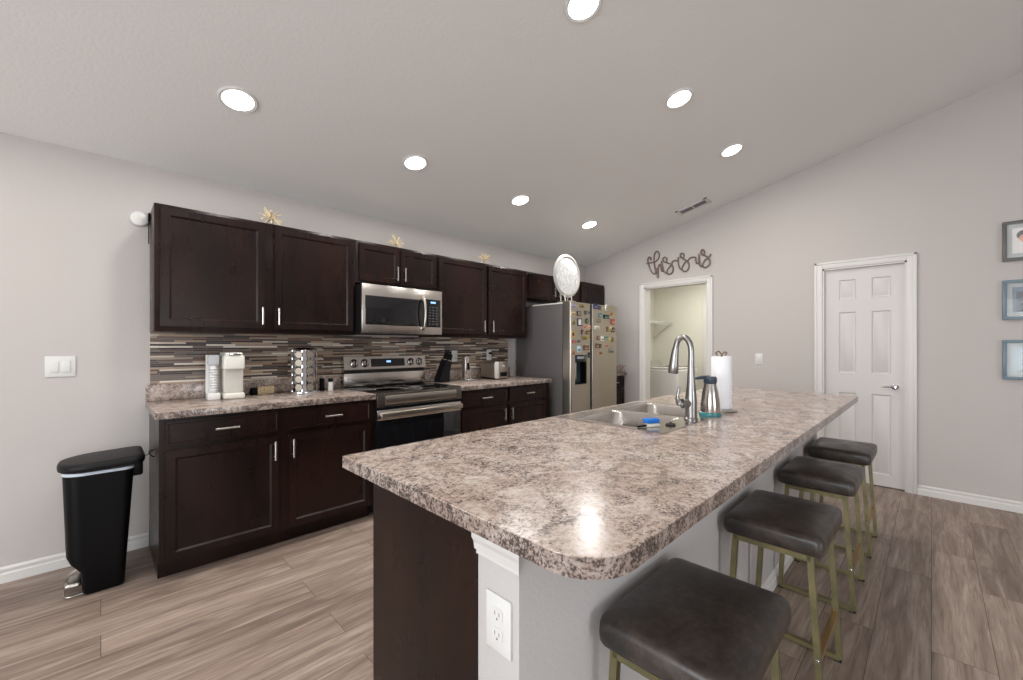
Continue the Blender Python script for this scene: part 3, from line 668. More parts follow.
IX0, IX1 = .603, 3.715
t = thing('kitchen_island', ((IX0+IX1)/2, .93, 0), 'kitchen island base with dark wood end panel and white knee wall', 'kitchen island')
mb = MB().prism([(.718, 0), (.718, .876), (1.222, .876), (1.222, .102), (1.18, .102), (1.18, 0)], 'x', IX0+.02, IX0+.04)
mb.prism([(.718, 0), (.718, .876), (1.222, .876), (1.222, .102), (1.18, .102), (1.18, 0)], 'x', IX1-.04, IX1-.02)
mb.box(IX0+.04, IX1-.04, 1.165, 1.18, 0, .102).box(IX0+.04, IX1-.04, .718, 1.205, .102, .12).box(IX0+.04, IX1-.04, .718, .728, .12, .876)
xs = [IX0+.04, 1.44, 2.54, IX1-.04]
for a in xs: mb.box(a-.02 if a > IX0+.04 else a, a+.02 if a < IX1-.04 else a, 1.205, 1.222, .102, .876)
mb.box(IX0+.04, IX1-.04, 1.205, 1.222, .86, .876).box(IX0+.04, IX1-.04, 1.205, 1.222, .705, .73).box(IX0+.04, IX1-.04, 1.205, 1.222, .102, .125)
mb.build('cabinet_carcass', M['wood'], t)
MB().prism([(.718, 0), (.718, .876), (1.222, .876), (1.222, .09), (1.18, .09), (1.18, 0)], 'x', IX0, IX0+.02, .001).build('end_panel', M['wood'], t)
MB().prism([(.718, 0), (.718, .876), (1.222, .876), (1.222, .09), (1.18, .09), (1.18, 0)], 'x', IX1-.02, IX1, .001).build('end_panel', M['wood'], t)
for i in range(3):
    a, b = xs[i]+.02, xs[i+1]-.02; mdl = (a+b)/2
    for (u, v, hx) in ((a, mdl-.003, mdl-.035), (mdl+.003, b, mdl+.035)):
        d = MB().panel_door(u, v, .112, .703, 1.243, sgn=-1).build('door', M['wood'], t)
        MB().tube([(hx, 1.271, .56), (hx, 1.271, .675)], .0058, 8).tube([(hx, 1.243, .58), (hx, 1.271, .58)], .004, 6).tube([(hx, 1.243, .655), (hx, 1.271, .655)], .004, 6).build('handle', M['nickel'], d)
    d = MB().panel_door(a, b, .727, .86, 1.243, fr=.010, ins=.003, dep=.0035, sgn=-1).build('drawer', M['wood'], t)
    MB().tube([(mdl-.06, 1.271, .794), (mdl+.06, 1.271, .794)], .0058, 8).tube([(mdl-.04, 1.243, .794), (mdl-.04, 1.271, .794)], .004, 6).tube([(mdl+.04, 1.243, .794), (mdl+.04, 1.271, .794)], .004, 6).build('handle', M['nickel'], d)
MB().box(IX0, IX1, .588, .717, 0, .876, .002).build('knee_wall', M['knee'], t)
MB().prism([(.588-a, b) for a, b in PB], 'x', IX0, IX1).build('baseboard', M['trim'], t, 12)
pm = [(0, .876), (-.022, .876), (-.022, .868), (-.018, .86), (-.018, .838), (-.012, .826), (-.010, .81), (-.004, .805), (-.004, .797), (0, .795)]
mb = MB().prism([(IX0+a, b) for a, b in pm], 'y', .5, .718)
for v in mb.bm.verts:
    if v.co.y < .51: v.co.y = .588 - (IX0 - v.co.x)*.95      # mitred corner
mb.build('corbel_moulding', M['trim'], t, 12)
def outlet(name, y, z, x, label, parent=None):
    t = thing(name, (x, y, z-.057), label, 'outlet')
    MB().box(x-.006, x, y-.038, y+.038, z-.06, z+.06, .0025).build('cover_plate', M['white'], t)
    for s in (-1, 1):
        MB().prism([(y+.0165*(1 if abs(cos(a*pi/8)) > .9 else cos(a*pi/8)/.9*1.0), z+s*.021+.0145*sin(a*pi/8)) for a in range(16)] if False else [(y-.016, z+s*.021-.009), (y-.009, z+s*.021-.0145), (y+.009, z+s*.021-.0145), (y+.016, z+s*.021-.009), (y+.016, z+s*.021+.009), (y+.009, z+s*.021+.0145), (y-.009, z+s*.021+.0145), (y-.016, z+s*.021+.009)], 'x', x-.0085, x-.005).build('socket', M['white'], t)
    sl = MB()
    for s in (-1, 1):
        zz = z+s*.021
        sl.box(x-.0088, x-.0084, y-.0075, y-.0055, zz-.002, zz+.0065).box(x-.0088, x-.0084, y+.0055, y+.0075, zz-.002, zz+.0065)
        sl.lathe([(0, 0), (.0026, 0), (.0026, .0004), (0, .0004)], (x-.0084, y, zz-.0085), 10, axis='x')
    sl.build('slots', M['slot'], t)
    return t
outlet('power_outlet', .645, .672, IX0, 'white double power outlet on the end of the island')

# sink
t = thing('kitchen_sink', (1.98, 1.01, .74), 'double bowl stainless steel sink set in the island counter', 'sink')
bx = [(SX0+.035, 1.965), (1.995, SX1-.035)]; by0, by1 = SY0+.095, 1.198
b = bmesh.new(); ZT = .918
xsn = [SX0, bx[0][0], bx[0][1], bx[1][0], bx[1][1], SX1]; ysn = [SY0, by0, by1, SY1]
g = [[b.verts.new((x, y, ZT)) for y in ysn] for x in xsn]
for i in range(5):
    for j in range(3):
        if i in (1, 3) and j == 1: continue
        b.faces.new((g[i][j], g[i+1][j], g[i+1][j+1], g[i][j+1]))
rim_e = [e for e in b.edges if len(e.link_faces) == 1 and (all(abs(v.co.x-SX0) < 1e-6 for v in e.verts) or all(abs(v.co.x-SX1) < 1e-6 for v in e.verts) or all(abs(v.co.y-SY0) < 1e-6 for v in e.verts) or all(abs(v.co.y-SY1) < 1e-6 for v in e.verts))]
ex = bmesh.ops.extrude_edge_only(b, edges=rim_e); bmesh.ops.translate(b, vec=(0,0,-.0035), verts=[v for v in ex['geom'] if isinstance(v, bmesh.types.BMVert)])
bmesh.ops.recalc_face_normals(b, faces=b.faces)
mb = MB(); mb._add(b, None); mb.build('sink_deck', M['steel'], t)
for (a, c) in bx:
    mb = MB(); b = bmesh.new(); loops = []
    for (z, ins, r) in ((.918, 0, .001), (.917, .0, .03), (.905, .004, .05), (.80, .012, .06), (.755, .016, .06), (.745, .04, .07)):
        P = rounded(a+ins, c-ins, by0+ins, by1-ins, r, r, r, r, 8)
        loops.append([b.verts.new((*p, z)) for p in P])
    for A, B in zip(loops, loops[1:]):
        for q in range(len(A)): q2 = (q+1) % len(A); b.faces.new((A[q], B[q], B[q2], A[q2]))
    b.faces.new(loops[-1]); bmesh.ops.recalc_face_normals(b, faces=b.faces)
    mb._add(b, None); bo = mb.build('bowl', M['steel'], t, smooth=50)
    MB().lathe([(0, .7465), (.035, .7465), (.045, .748), (.045, .7455)], ((a+c)/2, (by0+by1)/2, 0), 24).build('drain', M['chrome'], bo)

# faucet
fx, fy = 1.955, .79
t = thing('kitchen_faucet', (fx, fy, .918), 'tall arched brushed nickel kitchen faucet at the sink', 'faucet')
MB().lathe([(0,.9185),(.031,.9185),(.031,.924),(.026,.93),(.0255,.97),(.0265,1.0),(.024,1.03),(.018,1.09),(.0145,1.16),(0.0135,1.20)], (fx, fy-.003, 0), 28).build('body', M['faucet'], t)
P = catmull([(fx, fy-.003, 1.18), (fx, fy-.003, 1.24), (fx, fy+.004, 1.275), (fx, fy+.022, 1.300), (fx, fy+.042, 1.302), (fx, fy+.060, 1.285), (fx, fy+.070, 1.25)])
MB().tube(P, .0132, 16).build('neck', M['faucet'], t)
MB().tube([(fx, fy+.0695, 1.252), (fx, fy+.074, 1.22), (fx, fy+.079, 1.17), (fx, fy+.082, 1.135), (fx, fy+.0825, 1.131)], [.0145, .0175, .0215, .0235, .021], 20).build('spray_head', M['faucet'], t)
MB().tube([(fx-.015, fy+.005, .995), (fx-.045, fy+.02, .995)], [.021, .0225], 20).build('valve_hub', M['faucet'], t)
MB().tube(catmull([(fx-.044, fy+.022, .99), (fx-.056, fy+.032, 1.0), (fx-.06, fy+.034, 1.03), (fx-.054, fy+.03, 1.07)]), [.013]*6+[.010]*6+[.007]*6+[.006], 12).build('lever', M['faucet'], t)

# soap dispenser
sx_, sy_ = 2.16, .775; Z = .9145
t = thing('soap_dispenser', (sx_, sy_, Z), 'stainless soap dispenser with teal base and dark pump beside the faucet', 'soap dispenser')
MB().lathe([(0,Z+.012),(.044,Z+.012),(.046,Z+.02),(.043,Z+.07),(.036,Z+.12),(.029,Z+.15),(.026,Z+.165),(0,Z+.165)], (sx_, sy_, 0), 28).build('bottle', M['steel'], t)
MB().lathe([(0,Z),(.049,Z),(.051,Z+.006),(.048,Z+.018),(.045,Z+.02),(0,Z+.018)], (sx_, sy_, 0), 28).build('base_ring', M['teal'], t)
MB().lathe([(0,Z+.16),(.028,Z+.16),(.031,Z+.168),(.031,Z+.188),(.026,Z+.195),(0,Z+.197)], (sx_, sy_, 0), 28).build('collar', M['blueblack'], t)
MB().tube([(sx_-.01, sy_, Z+.19), (sx_-.03, sy_+.03, Z+.19), (sx_-.05, sy_+.055, Z+.184)], [.012, .009, .006], 10).build('nozzle', M['blueblack'], t)

# paper towel
tx, ty = 2.365, .79; Z = .9145
t = thing('towel_holder', (tx, ty, Z), 'dark metal paper towel holder with curled finial on the island', 'paper towel holder')
MB().lathe([(0,Z),(.072,Z),(.076,Z+.005),(.07,Z+.012),(.012,Z+.014),(0,Z+.014)], (tx, ty, 0), 36).build('base_plate', M['nickel'], t)
MB().tube([(tx, ty, Z+.012), (tx, ty, Z+.305)], .005, 10).build('rod', M['rope'], t)
mb = MB(); mb.tube(catmull([(tx, ty, Z+.30), (tx+.012, ty-.01, Z+.315), (tx+.02, ty-.02, Z+.308), (tx+.012, ty-.012, Z+.30)]), .004, 8)
mb.tube(catmull([(tx, ty, Z+.30), (tx-.012, ty+.01, Z+.318), (tx-.026, ty+.02, Z+.31), (tx-.018, ty+.014, Z+.298)]), .004, 8)
mb.build('finial', M['rope'], t)
tag(MB().lathe([(.018,Z+.0145),(.049,Z+.0145),(.0505,Z+.018),(.0505,Z+.287),(.049,Z+.29),(.018,Z+.29),(.018,Z+.0145)], (tx, ty, 0), 40).build('paper_towel_roll', M['towel']), 'white paper towel roll upright on its holder on the island', 'paper towels')

# sponge, brush, strainer on the sink deck
tag(MB().box(1.635, 1.70, .822, .857, .934, .953, .006, 3, rot=((1.667, .84, .94), 'Z', -.5)).build('sponge', M['sponge']), 'bright blue sponge on the sink edge', 'sponge')
t = thing('dish_brush', (1.66, .83, .9185), 'small dish brush with pale head and dark handle under the blue sponge', 'dish brush')
MB().box(1.64, 1.70, .822, .85, .9185, .933, .005, 3, rot=((1.667, .836, .925), 'Z', -.5)).build('brush_head', M['cream'], t)
MB().tube([(1.645, .85, .925), (1.60, .865, .923)], .0045, 8).build('brush_handle', M['black'], t)
tag(MB().lathe([(0,.9185),(.02,.9185),(.022,.922),(.018,.926),(.006,.927),(.005,.932),(0,.933)], (1.755, .795, 0), 24).build('sink_stopper', M['rubber']), 'dark round sink stopper on the deck left of the faucet', 'sink stopper')

# ------------------------------------------------------------------ bar stools
def seat_mb():
    A, B = .213, .158; b = bmesh.new(); L = []
    for (z, ins, r) in ((0, .016, .018), (.003, .006, .022), (.012, .001, .024), (.03, 0, .024), (.05, .001, .024), (.060, .004, .026), (.0665, .010, .028), (.0705, .02, .03), (.0735, .04, .035), (.0765, .07, .035), (.0785, .10, .025), (.079, .13, .012)):
        P = rounded(-A+ins, A-ins, -B+ins, B-ins, r, r, r, r, 8) if B-ins > r else rounded(-A+ins, A-ins, -B+ins, B-ins, (B-ins)*.6, (B-ins)*.6, (B-ins)*.6, (B-ins)*.6, 8)
        L.append([b.verts.new((p[0], p[1], z + (max(0, z-.03)/.049)*(.005*(p[1]/B)**2 - .003*(p[0]/A)**2))) for p in P])
    for Q, R_ in zip(L, L[1:]):
        for q in range(len(Q)): q2 = (q+1) % len(Q); b.faces.new((Q[q], Q[q2], R_[q2], R_[q]))
    b.faces.new(L[0]); b.faces.new(L[-1]); bmesh.ops.recalc_face_normals(b, faces=b.faces)
    mb = MB(); mb._add(b, None); return mb
SZ = .547
def bar(mb, p, q, w_=.0095, d_=.0095, m=None):
    p, q = Vector(p), Vector(q); t_ = (q-p).normalized(); a = Vector((1,0,0)) if abs(t_.x) < .9 else Vector((0,1,0))
    c = t_.cross(a).normalized(); a = c.cross(t_).normalized(); b = bmesh.new(); vs = []
    for e in (p, q): vs.append([b.verts.new(e + a*sa*w_ + c*sc*d_) for sa, sc in ((-1,-1),(1,-1),(1,1),(-1,1))])
    for i in range(4): b.faces.new((vs[0][i], vs[0][(i+1)%4], vs[1][(i+1)%4], vs[1][i]))
    b.faces.new(vs[0]); b.faces.new(vs[1]); bmesh.ops.recalc_face_normals(b, faces=b.faces)
    return mb._add(b, m)
def make_stool():
    t = thing('bar_stool', (0,0,0), 'x', 'bar stool', 'bar stools along the island')
    o = seat_mb(); bmesh.ops.translate(o.bm, vec=(0,0,SZ), verts=o.bm.verts); o.build('seat', M['leather'], t, smooth=60)
    hx = .188; yt, yb = .117, .150
    for sx in (-1, 1):
        for sy in (-1, 1):
            lg = bar(MB(), (sx*hx, sy*yb, .012), (sx*hx, sy*yt, SZ-.001), .0095, .0095).build('leg', M['brass'], t)
            MB().box(sx*hx-.01, sx*hx+.01, sy*(yb-.005)-.012, sy*(yb-.005)+.012, 0, .006).build('foot_pad', M['rubber'], lg)
    fr = MB()
    for sx in (-1, 1): bar(fr, (sx*hx, -yt-.004, SZ-.0105), (sx*hx, yt+.004, SZ-.0105))
    for sy in (-1, 1): bar(fr, (-hx, sy*yt, SZ-.0105), (hx, sy*yt, SZ-.0105))
    fr.build('seat_frame', M['brass'], t)
    for sx in (-1, 1): bar(MB(), (sx*hx, -yb, .0155), (sx*hx, yb, .0155)).build('floor_rail', M['brass'], t)
    bar(MB(), (-hx, -yb+.0145, .19), (hx, -yb+.0145, .19), .0095, .0095).build('footrest', M['gold'], t)
    MB().lathe([(0,0),(.006,.001),(.004,.003),(0,.003)], (-hx-.0095, -yb+.012, .20), 12, axis='x').build('screw', M['chrome'], t)
    return t
st = make_stool()
for i, (x, y, a, lab) in enumerate([(1.055, .408, 0, 'nearest bar stool, dark leather seat cut by the bottom edge of the photo'), (1.912, .408, 0, 'second bar stool from the near end of the island'),
    (2.722, .408, 0, 'third bar stool from the near end of the island'), (3.448, .408, 0, 'farthest bar stool, in front of the white panelled door')]):
    o = st if i == 0 else copy_tree(st)
    o.location = (x, y, 0); o.rotation_euler.z = a; o['label'] = lab

# ------------------------------------------------------------------ trash can
t = thing('trash_can', (-.02, 3.13, 0), 'black plastic step trash can with long oval lid against the wall', 'trash can')
def loft(levels, m=None):
    b = bmesh.new(); L = []
    for (z, P) in levels: L.append([b.verts.new((p[0], p[1], z + (p[2] if len(p) > 2 else 0))) for p in P])
    for A, B in zip(L, L[1:]):
        for q in range(len(A)): q2 = (q+1) % len(A); b.faces.new((A[q], A[q2], B[q2], B[q]))
    b.faces.new(L[0]); b.faces.new(L[-1]); bmesh.ops.recalc_face_normals(b, faces=b.faces)
    mb = MB(); mb._add(b, m); return mb
R4 = lambda x0, x1, y0, y1, ra, rb: rounded(x0, x1, y0, y1, ra, rb, rb, ra, 8)
loft([(.003, R4(-.058, .088, 3.005, 3.245, .02, .03)), (.012, R4(-.065, .092, 3.0, 3.25, .02, .03)), (.12, R4(-.075, .097, 2.995, 3.31, .03, .035)), (.165, R4(-.11, .10, 2.992, 3.265, .05, .035)),
      (.20, R4(-.125, .102, 2.99, 3.268, .07, .035)), (.615, R4(-.138, .128, 2.98, 3.28, .075, .04))]).build('bin_body', M['black'], t)
loft([(.612, R4(-.141, .130, 2.977, 3.283, .078, .042)), (.626, R4(-.141, .130, 2.977, 3.283, .078, .042))]).build('bin_liner', M['liner'], t)
lid = [(a, b) for a, b in rounded(-.158, .172, 2.955, 3.30, .14, .05, .05, .15, 12)]
def lz(x): return .012*(x+.16)/.33
loft([(.629, [(a*.985, 3.13+(b-3.13)*.97, lz(a)) for a, b in lid]), (.64, [(a, b, lz(a)) for a, b in lid]), (.655, [(a, b, lz(a)) for a, b in lid]), (.664, [(a*.97, 3.13+(b-3.13)*.95, lz(a)) for a, b in lid]), (.668, [(a*.85, 3.13+(b-3.13)*.8, lz(a)) for a, b in lid])]).build('lid', M['black_matte'], t, smooth=60)
MB().box(.115, .165, 3.02, 3.24, .56, .655, .012, 3).build('hinge_housing', M['black'], t)
MB().box(-.135, -.11, 3.10, 3.16, .6665, .6675).build('lid_badge', M['nickel'], t)
mb = MB(); mb.tube(catmull([(-.07, 3.05, .12), (-.09, 3.05, .125), (-.115, 3.07, .10), (-.125, 3.09, .07), (-.12, 3.11, .055)]), .007, 10)
mb.box(-.13, -.07, 3.03, 3.15, .040, .066, .012, 4)
mb.build('pedal', M['nickel'], t)
MB().tube(catmull([(-.06, 3.02, .010), (-.12, 3.03, .006), (-.135, 3.08, .006), (-.125, 3.14, .006), (-.07, 3.16, .010)]), .003, 8).build('pedal_wire', M['nickel'], t)
tag(MB().tube(catmull([(.2165, 3.14, .665), (.20, 3.13, .668), (.195, 3.12, .655), (.205, 3.11, .64), (.2165, 3.115, .63)]), .003, 8).tube(catmull([(.214, 3.16, .66), (.19, 3.15, .64), (.18, 3.14, .642)]), .0022, 6).build('wire_hook', M['black']), 'small black wire hook on the cabinet side beside the trash can lid', 'hook')

# ------------------------------------------------------------------ switches, outlets, detector
def plate_y(name, x, z, y, w_, h_, label, cat, rockers=1, sockets=False, plug=False):
    t = thing(name, (x, y, z-h_/2), label, cat)
    MB().box(x-w_/2, x+w_/2, y-.006, y, z-h_/2, z+h_/2, .0025).build('cover_plate', M['white'], t)
    if sockets:
        s = MB()
        for k in (-1, 1): s.box(x-.015, x+.015, y-.008, y-.005, z+k*.02-.013, z+k*.02+.013, .002)
        s.build('sockets', M['white'], t)
        s = MB()
        for k in (-1, 1): s.box(x-.008, x-.006, y-.0085, y-.0078, z+k*.02-.003, z+k*.02+.006).box(x+.006, x+.008, y-.0085, y-.0078, z+k*.02-.003, z+k*.02+.006)
        s.build('slots', M['slot'], t)
        if plug: MB().box(x-.012, x+.012, y-.04, y-.0085, z+.008, z+.032, .004).build('plug', M['black'], t)
    else:
        for k in range(rockers):
            xc = x + (k-(rockers-1)/2)*.046
            MB().box(xc-.017, xc+.017, y-.010, y-.005, z-.033, z+.033, .002).build('rocker_switch', M['white'], t)
plate_y('light_switch', -.163, 1.145, W, .120, .118, 'white double rocker light switch on the wall above the trash can', 'light switch', 2)
YB = W-.012
plate_y('power_outlet', 2.605, 1.158, YB, .07, .115, 'white power outlet on the mosaic tile behind the knife block', 'outlet', sockets=True)
plate_y('power_outlet', 3.08, 1.163, YB, .07, .115, 'white power outlet with a black plug on the tile above the toaster', 'outlet', sockets=True, plug=True)
t = thing('light_switch', (F, 1.282, 1.07), 'white single light switch between the laundry opening and the closed door', 'light switch')
MB().box(F-.006, F, 1.247, 1.317, 1.068, 1.183, .0025).build('cover_plate', M['white'], t)
MB().box(F-.010, F-.005, 1.265, 1.299, 1.092, 1.159, .002).build('rocker_switch', M['white'], t)
t = thing('smoke_detector', (.172, W, 2.0), 'round white detector on the wall at the left end of the wall cabinets', 'smoke detector')
MB().lathe([(.046,0),(.046,.012),(.042,.022),(.03,.028),(0,.029)], (.172, W, 2.055), 36, axis='y').build('casing', M['white'], t)
MB().lathe([(.012,.028),(.012,.031),(0,.031)], (.172, W, 2.055), 16, axis='y').build('test_button', M['cream'], t)
tag(MB().box(.209, .219, 3.40, 3.46, 2.045, 2.085, .002).tube([(.213, 3.43, 2.05), (.213, 3.44, 1.9)], .003, 6).build('cable_clip', M['black']), 'small black cable clip on the cabinet side next to the round detector', 'cable clip')

# ------------------------------------------------------------------ things on the counters
Z = .9145
t = thing('coffee_maker', (.625, 3.28, Z), 'cream single-serve coffee maker on the left counter', 'coffee maker')
x0, x1, y0, y1 = .565, .682, 3.20, 3.43
MB().box(x0, x1, y0, y1, Z, Z+.04, .012, 4).build('drip_base', M['cream'], t)
MB().box(x0+.004, x1-.004, y0+.03, y1, Z+.038, Z+.20, .008, 3).build('column', mat('cream_shade', S(188,185,176), .4), t)
MB().box(x0, x1, y0, y1, Z+.192, Z+.285, .014, 4).build('brew_head', M['cream'], t)
MB().box(x0+.01, x1-.01, y0+.01, y1-.01, Z+.28, Z+.305, .01, 3).build('lid', M['cream'], t)
MB().box(x0+.025, x1-.025, y0-.006, y0+.02, Z+.288, Z+.300, .003).build('lid_handle', M['chrome'], t)
t = thing('cup_dispenser', (.52, 3.3, Z), 'tall white cup dispenser tube left of the coffee maker', 'cup dispenser')
MB().box(.484, .55, 3.30, 3.325, Z, Z+.29, .004).build('back_column', M['white'], t)
MB().box(.484, .552, 3.235, 3.325, Z, Z+.045, .006).build('base_block', M['white'], t)
MB().box(.49, .548, 3.255, 3.325, Z+.225, Z+.29, .006).build('top_cap', mat('grey_plastic', S(190,192,194), .4), t)
tag(MB().lathe([(.018, Z+.046)] + [(.020+.006*((k % 2)), Z+.055+.0085*k) for k in range(19)] + [(.02, Z+.222)], (.518, 3.272, 0), 20).build('cup_stack', M['clear']), 'stack of clear cups in the dispenser tube', 'cups')
tag(MB().lathe([(0,Z),(.02,Z),(.023,Z+.005),(.023,Z+.045),(.018,Z+.05),(0,Z+.05)], (.775, 3.40, 0), 20).build('small_jar', M['black']), 'small dark jar left of the tan box on the counter', 'jar')
tag(MB().box(.80, .905, 3.39, 3.425, Z, Z+.055, .003).build('card_box', M['sand']), 'small tan box leaning by the splash between coffee maker and pod carousel', 'box')
# pod carousel
cx_, cy_ = 1.075, 3.27
t = thing('pod_carousel', (cx_, cy_, Z), 'round chrome carousel rack full of coffee pods', 'pod carousel')
MB().lathe([(0,Z),(.10,Z),(.102,Z+.006),(.10,Z+.016),(0,Z+.018)], (cx_, cy_, 0), 40).build('base_plate', M['chrome'], t)
MB().lathe([(0,Z+.315),(.078,Z+.315),(.085,Z+.322),(.07,Z+.333),(.02,Z+.336),(0,Z+.336)], (cx_, cy_, 0), 40).build('top_plate', M['chrome'], t)
MB().lathe([(.04,Z+.017),(.04,Z+.316)], (cx_, cy_, 0), 24).build('core', M['chrome'], t)
NC = 7
for k in range(NC):
    a = 2*pi*(k+.5)/NC + .35
    c = Vector((cx_+cos(a)*.082, cy_+sin(a)*.082, 0)); tn = Vector((-sin(a), cos(a), 0))
    mb = MB(); q = []
    for u in (-.012, .012): q.append(c+tn*u)
    b = bmesh.new(); v = [b.verts.new((p.x, p.y, zz)) for zz in (Z+.016, Z+.318) for p in q]
    v2 = [b.verts.new((p.x-cos(a)*.003, p.y-sin(a)*.003, zz)) for zz in (Z+.016, Z+.318) for p in q]
    for f in ((0,1,3,2),): b.faces.new([v[i] for i in f]); b.faces.new([v2[i] for i in f])
    for i, j in ((0,1),(1,3),(3,2),(2,0)): b.faces.new((v[i], v[j], v2[j], v2[i]))
    bmesh.ops.recalc_face_normals(b, faces=b.faces); mb._add(b, None); mb.build('rack_rail', M['chrome'], t)
pod0 = None
for k in range(NC):
    a = 2*pi*k/NC + .35
    dvx, dvy = cos(a), sin(a)
    if (dvx*(0-cx_) + dvy*(0-cy_)) < -1.0: continue       # pods at the back cannot be seen
    for j in range(5):
        if pod0 is None:
            pod0 = MB().lathe([(0,.0),(.016,.0),(.0215,.036),(.0245,.038),(.0245,.041),(0,.0415)], (0,0,0), 18, axis=Matrix.Rotation(radians(90), 3, 'Y'))
            i0 = pod0.mi(M['pod_brown']); i1 = pod0.mi(M['pod'])
            for f in pod0.bm.faces: f.material_index = i1 if f.calc_center_median().x > .0375 else i0
            me_o = pod0.build('coffee_pod', None); me_o.data.transform(Matrix.Translation((-.0, 0, -.0245))); 
            # recentre: mesh origin on the axis
            me_o.data.transform(Matrix.Translation((.0415/2, 0, 0))); pod0 = me_o; o = me_o
        else: o = pod0.copy(); COL.objects.link(o)
        zc = Z+.048+j*.059
        o.location = (cx_+dvx*.047, cy_+dvy*.047, zc); o.rotation_euler = (0, 0, a)
        tag(o, 'foil-topped coffee pod held in the chrome carousel', 'coffee pod', 'coffee pods in the carousel')
# shakers
for (x, y, lab, body) in ((1.222, 3.33, 'black-capped pepper shaker next to the pod carousel', M['black']), (1.268, 3.28, 'black-capped salt shaker with pale contents beside the dark one', M['white'])):
    t = thing('shaker', (x, y, Z), lab, 'shaker')
    MB().lathe([(0,Z),(.018,Z),(.0195,Z+.004),(.017,Z+.07),(0,Z+.07)], (x, y, 0), 20).build('jar', body, t)
    MB().lathe([(0,Z+.07),(.018,Z+.07),(.0185,Z+.092),(.012,Z+.098),(0,Z+.099)], (x, y, 0), 20).build('cap', M['black'], t)
# knife block
t = thing('knife_block', (2.33, 3.27, Z), 'black slanted knife block right of the range', 'knife block')
KX = 2.375
MB().prism([(KX-.085, Z), (KX+.04, Z), (KX+.04, Z+.09), (KX+.065, Z+.19), (KX-.005, Z+.215), (KX-.085, Z+.03)], 'y', 3.29, 3.38, .004).build('block', M['black_matte'], t)
for i, (dx, dy, L) in enumerate(((.003, 3.312, .10), (.03, 3.312, .095), (.052, 3.31, .075), (.005, 3.35, .105), (.032, 3.35, .09), (.052, 3.355, .07))):
    b0 = Vector((KX+dx, dy, Z+.211-dx*.32)); d_ = Vector((.34, 0, .94)).normalized()
    mb = MB(); mb.tube([b0-d_*.01, b0+d_*.012], .006, 8, m=M['steel']); mb.tube([b0+d_*.012, b0+d_*L*.5, b0+d_*L], [.009, .011, .008], 10, m=M['black'])
    tag(mb.build('kitchen_knife', None), 'black-handled kitchen knife standing in the knife block', 'knife', 'knives in the block')
# slim upright appliance of unknown use
ax, ay = 2.615, 3.29
t = thing('upright_appliance', (ax, ay, Z), 'slim silver upright countertop appliance on small base', 'countertop appliance')
MB().box(ax-.05, ax+.065, ay-.05, ay+.05, Z, Z+.02, .008, 3).build('base_plate', M['chrome'], t)
MB().box(ax-.028, ax+.02, ay-.025, ay+.02, Z+.02, Z+.245, .006, 3).build('column', M['steel'], t)
MB().box(ax-.028-.012, ax-.0285, ay-.02, ay+.02, Z+.02, Z+.24, .003).build('side_panel', M['steel_h'], t)
MB().box(ax-.008, ax+.016, ay-.031, ay-.0255, Z+.11, Z+.18, .002).build('slot_panel', M['black'], t)
MB().lathe([(.006, Z+.02), (.006, Z+.11), (.009, Z+.12), (0, Z+.122)], (ax+.045, ay, 0), 12).build('lever_post', M['chrome'], t)
# toaster
x0, x1, y0, y1 = 2.90, 3.075, 3.16, 3.41
t = thing('toaster', (2.985, 3.28, Z), 'brushed metal two-slice toaster near the fridge end of the counter', 'toaster')
MB().box(x0, x1, y0+.012, y1, Z+.012, Z+.185, .02, 4).build('shell', M['steel_h'], t)
MB().box(x0-.002, x1+.002, y0, y0+.02, Z+.008, Z+.188, .008, 3).build('end_cap', M['steel_h'], t)
MB().box(x0-.003, x0+.04, y0-.003, y0+.018, Z+.012, Z+.186, .004).build('side_strip', mat('light_metal', S(214,212,206), .35, .2), t)
MB().box(x0+.035, x0+.062, y0+.05, y1-.04, Z+.1835, Z+.1865).box(x1-.062, x1-.035, y0+.05, y1-.04, Z+.1835, Z+.1865).build('bread_slots', M['gap'], t)
MB().box(x0+.06, x1-.02, y0-.004, y0+.002, Z+.03, Z+.075, .002).build('control_window', M['black'], t)
MB().box(x0+.09, x1-.05, y0-.03, y0+.001, Z+.13, Z+.145, .004).build('lever', M['chrome'], t)
MB().box(x0+.01, x1-.01, y0+.02, y1-.01, Z, Z+.014, .002).build('foot_frame', M['black'], t)

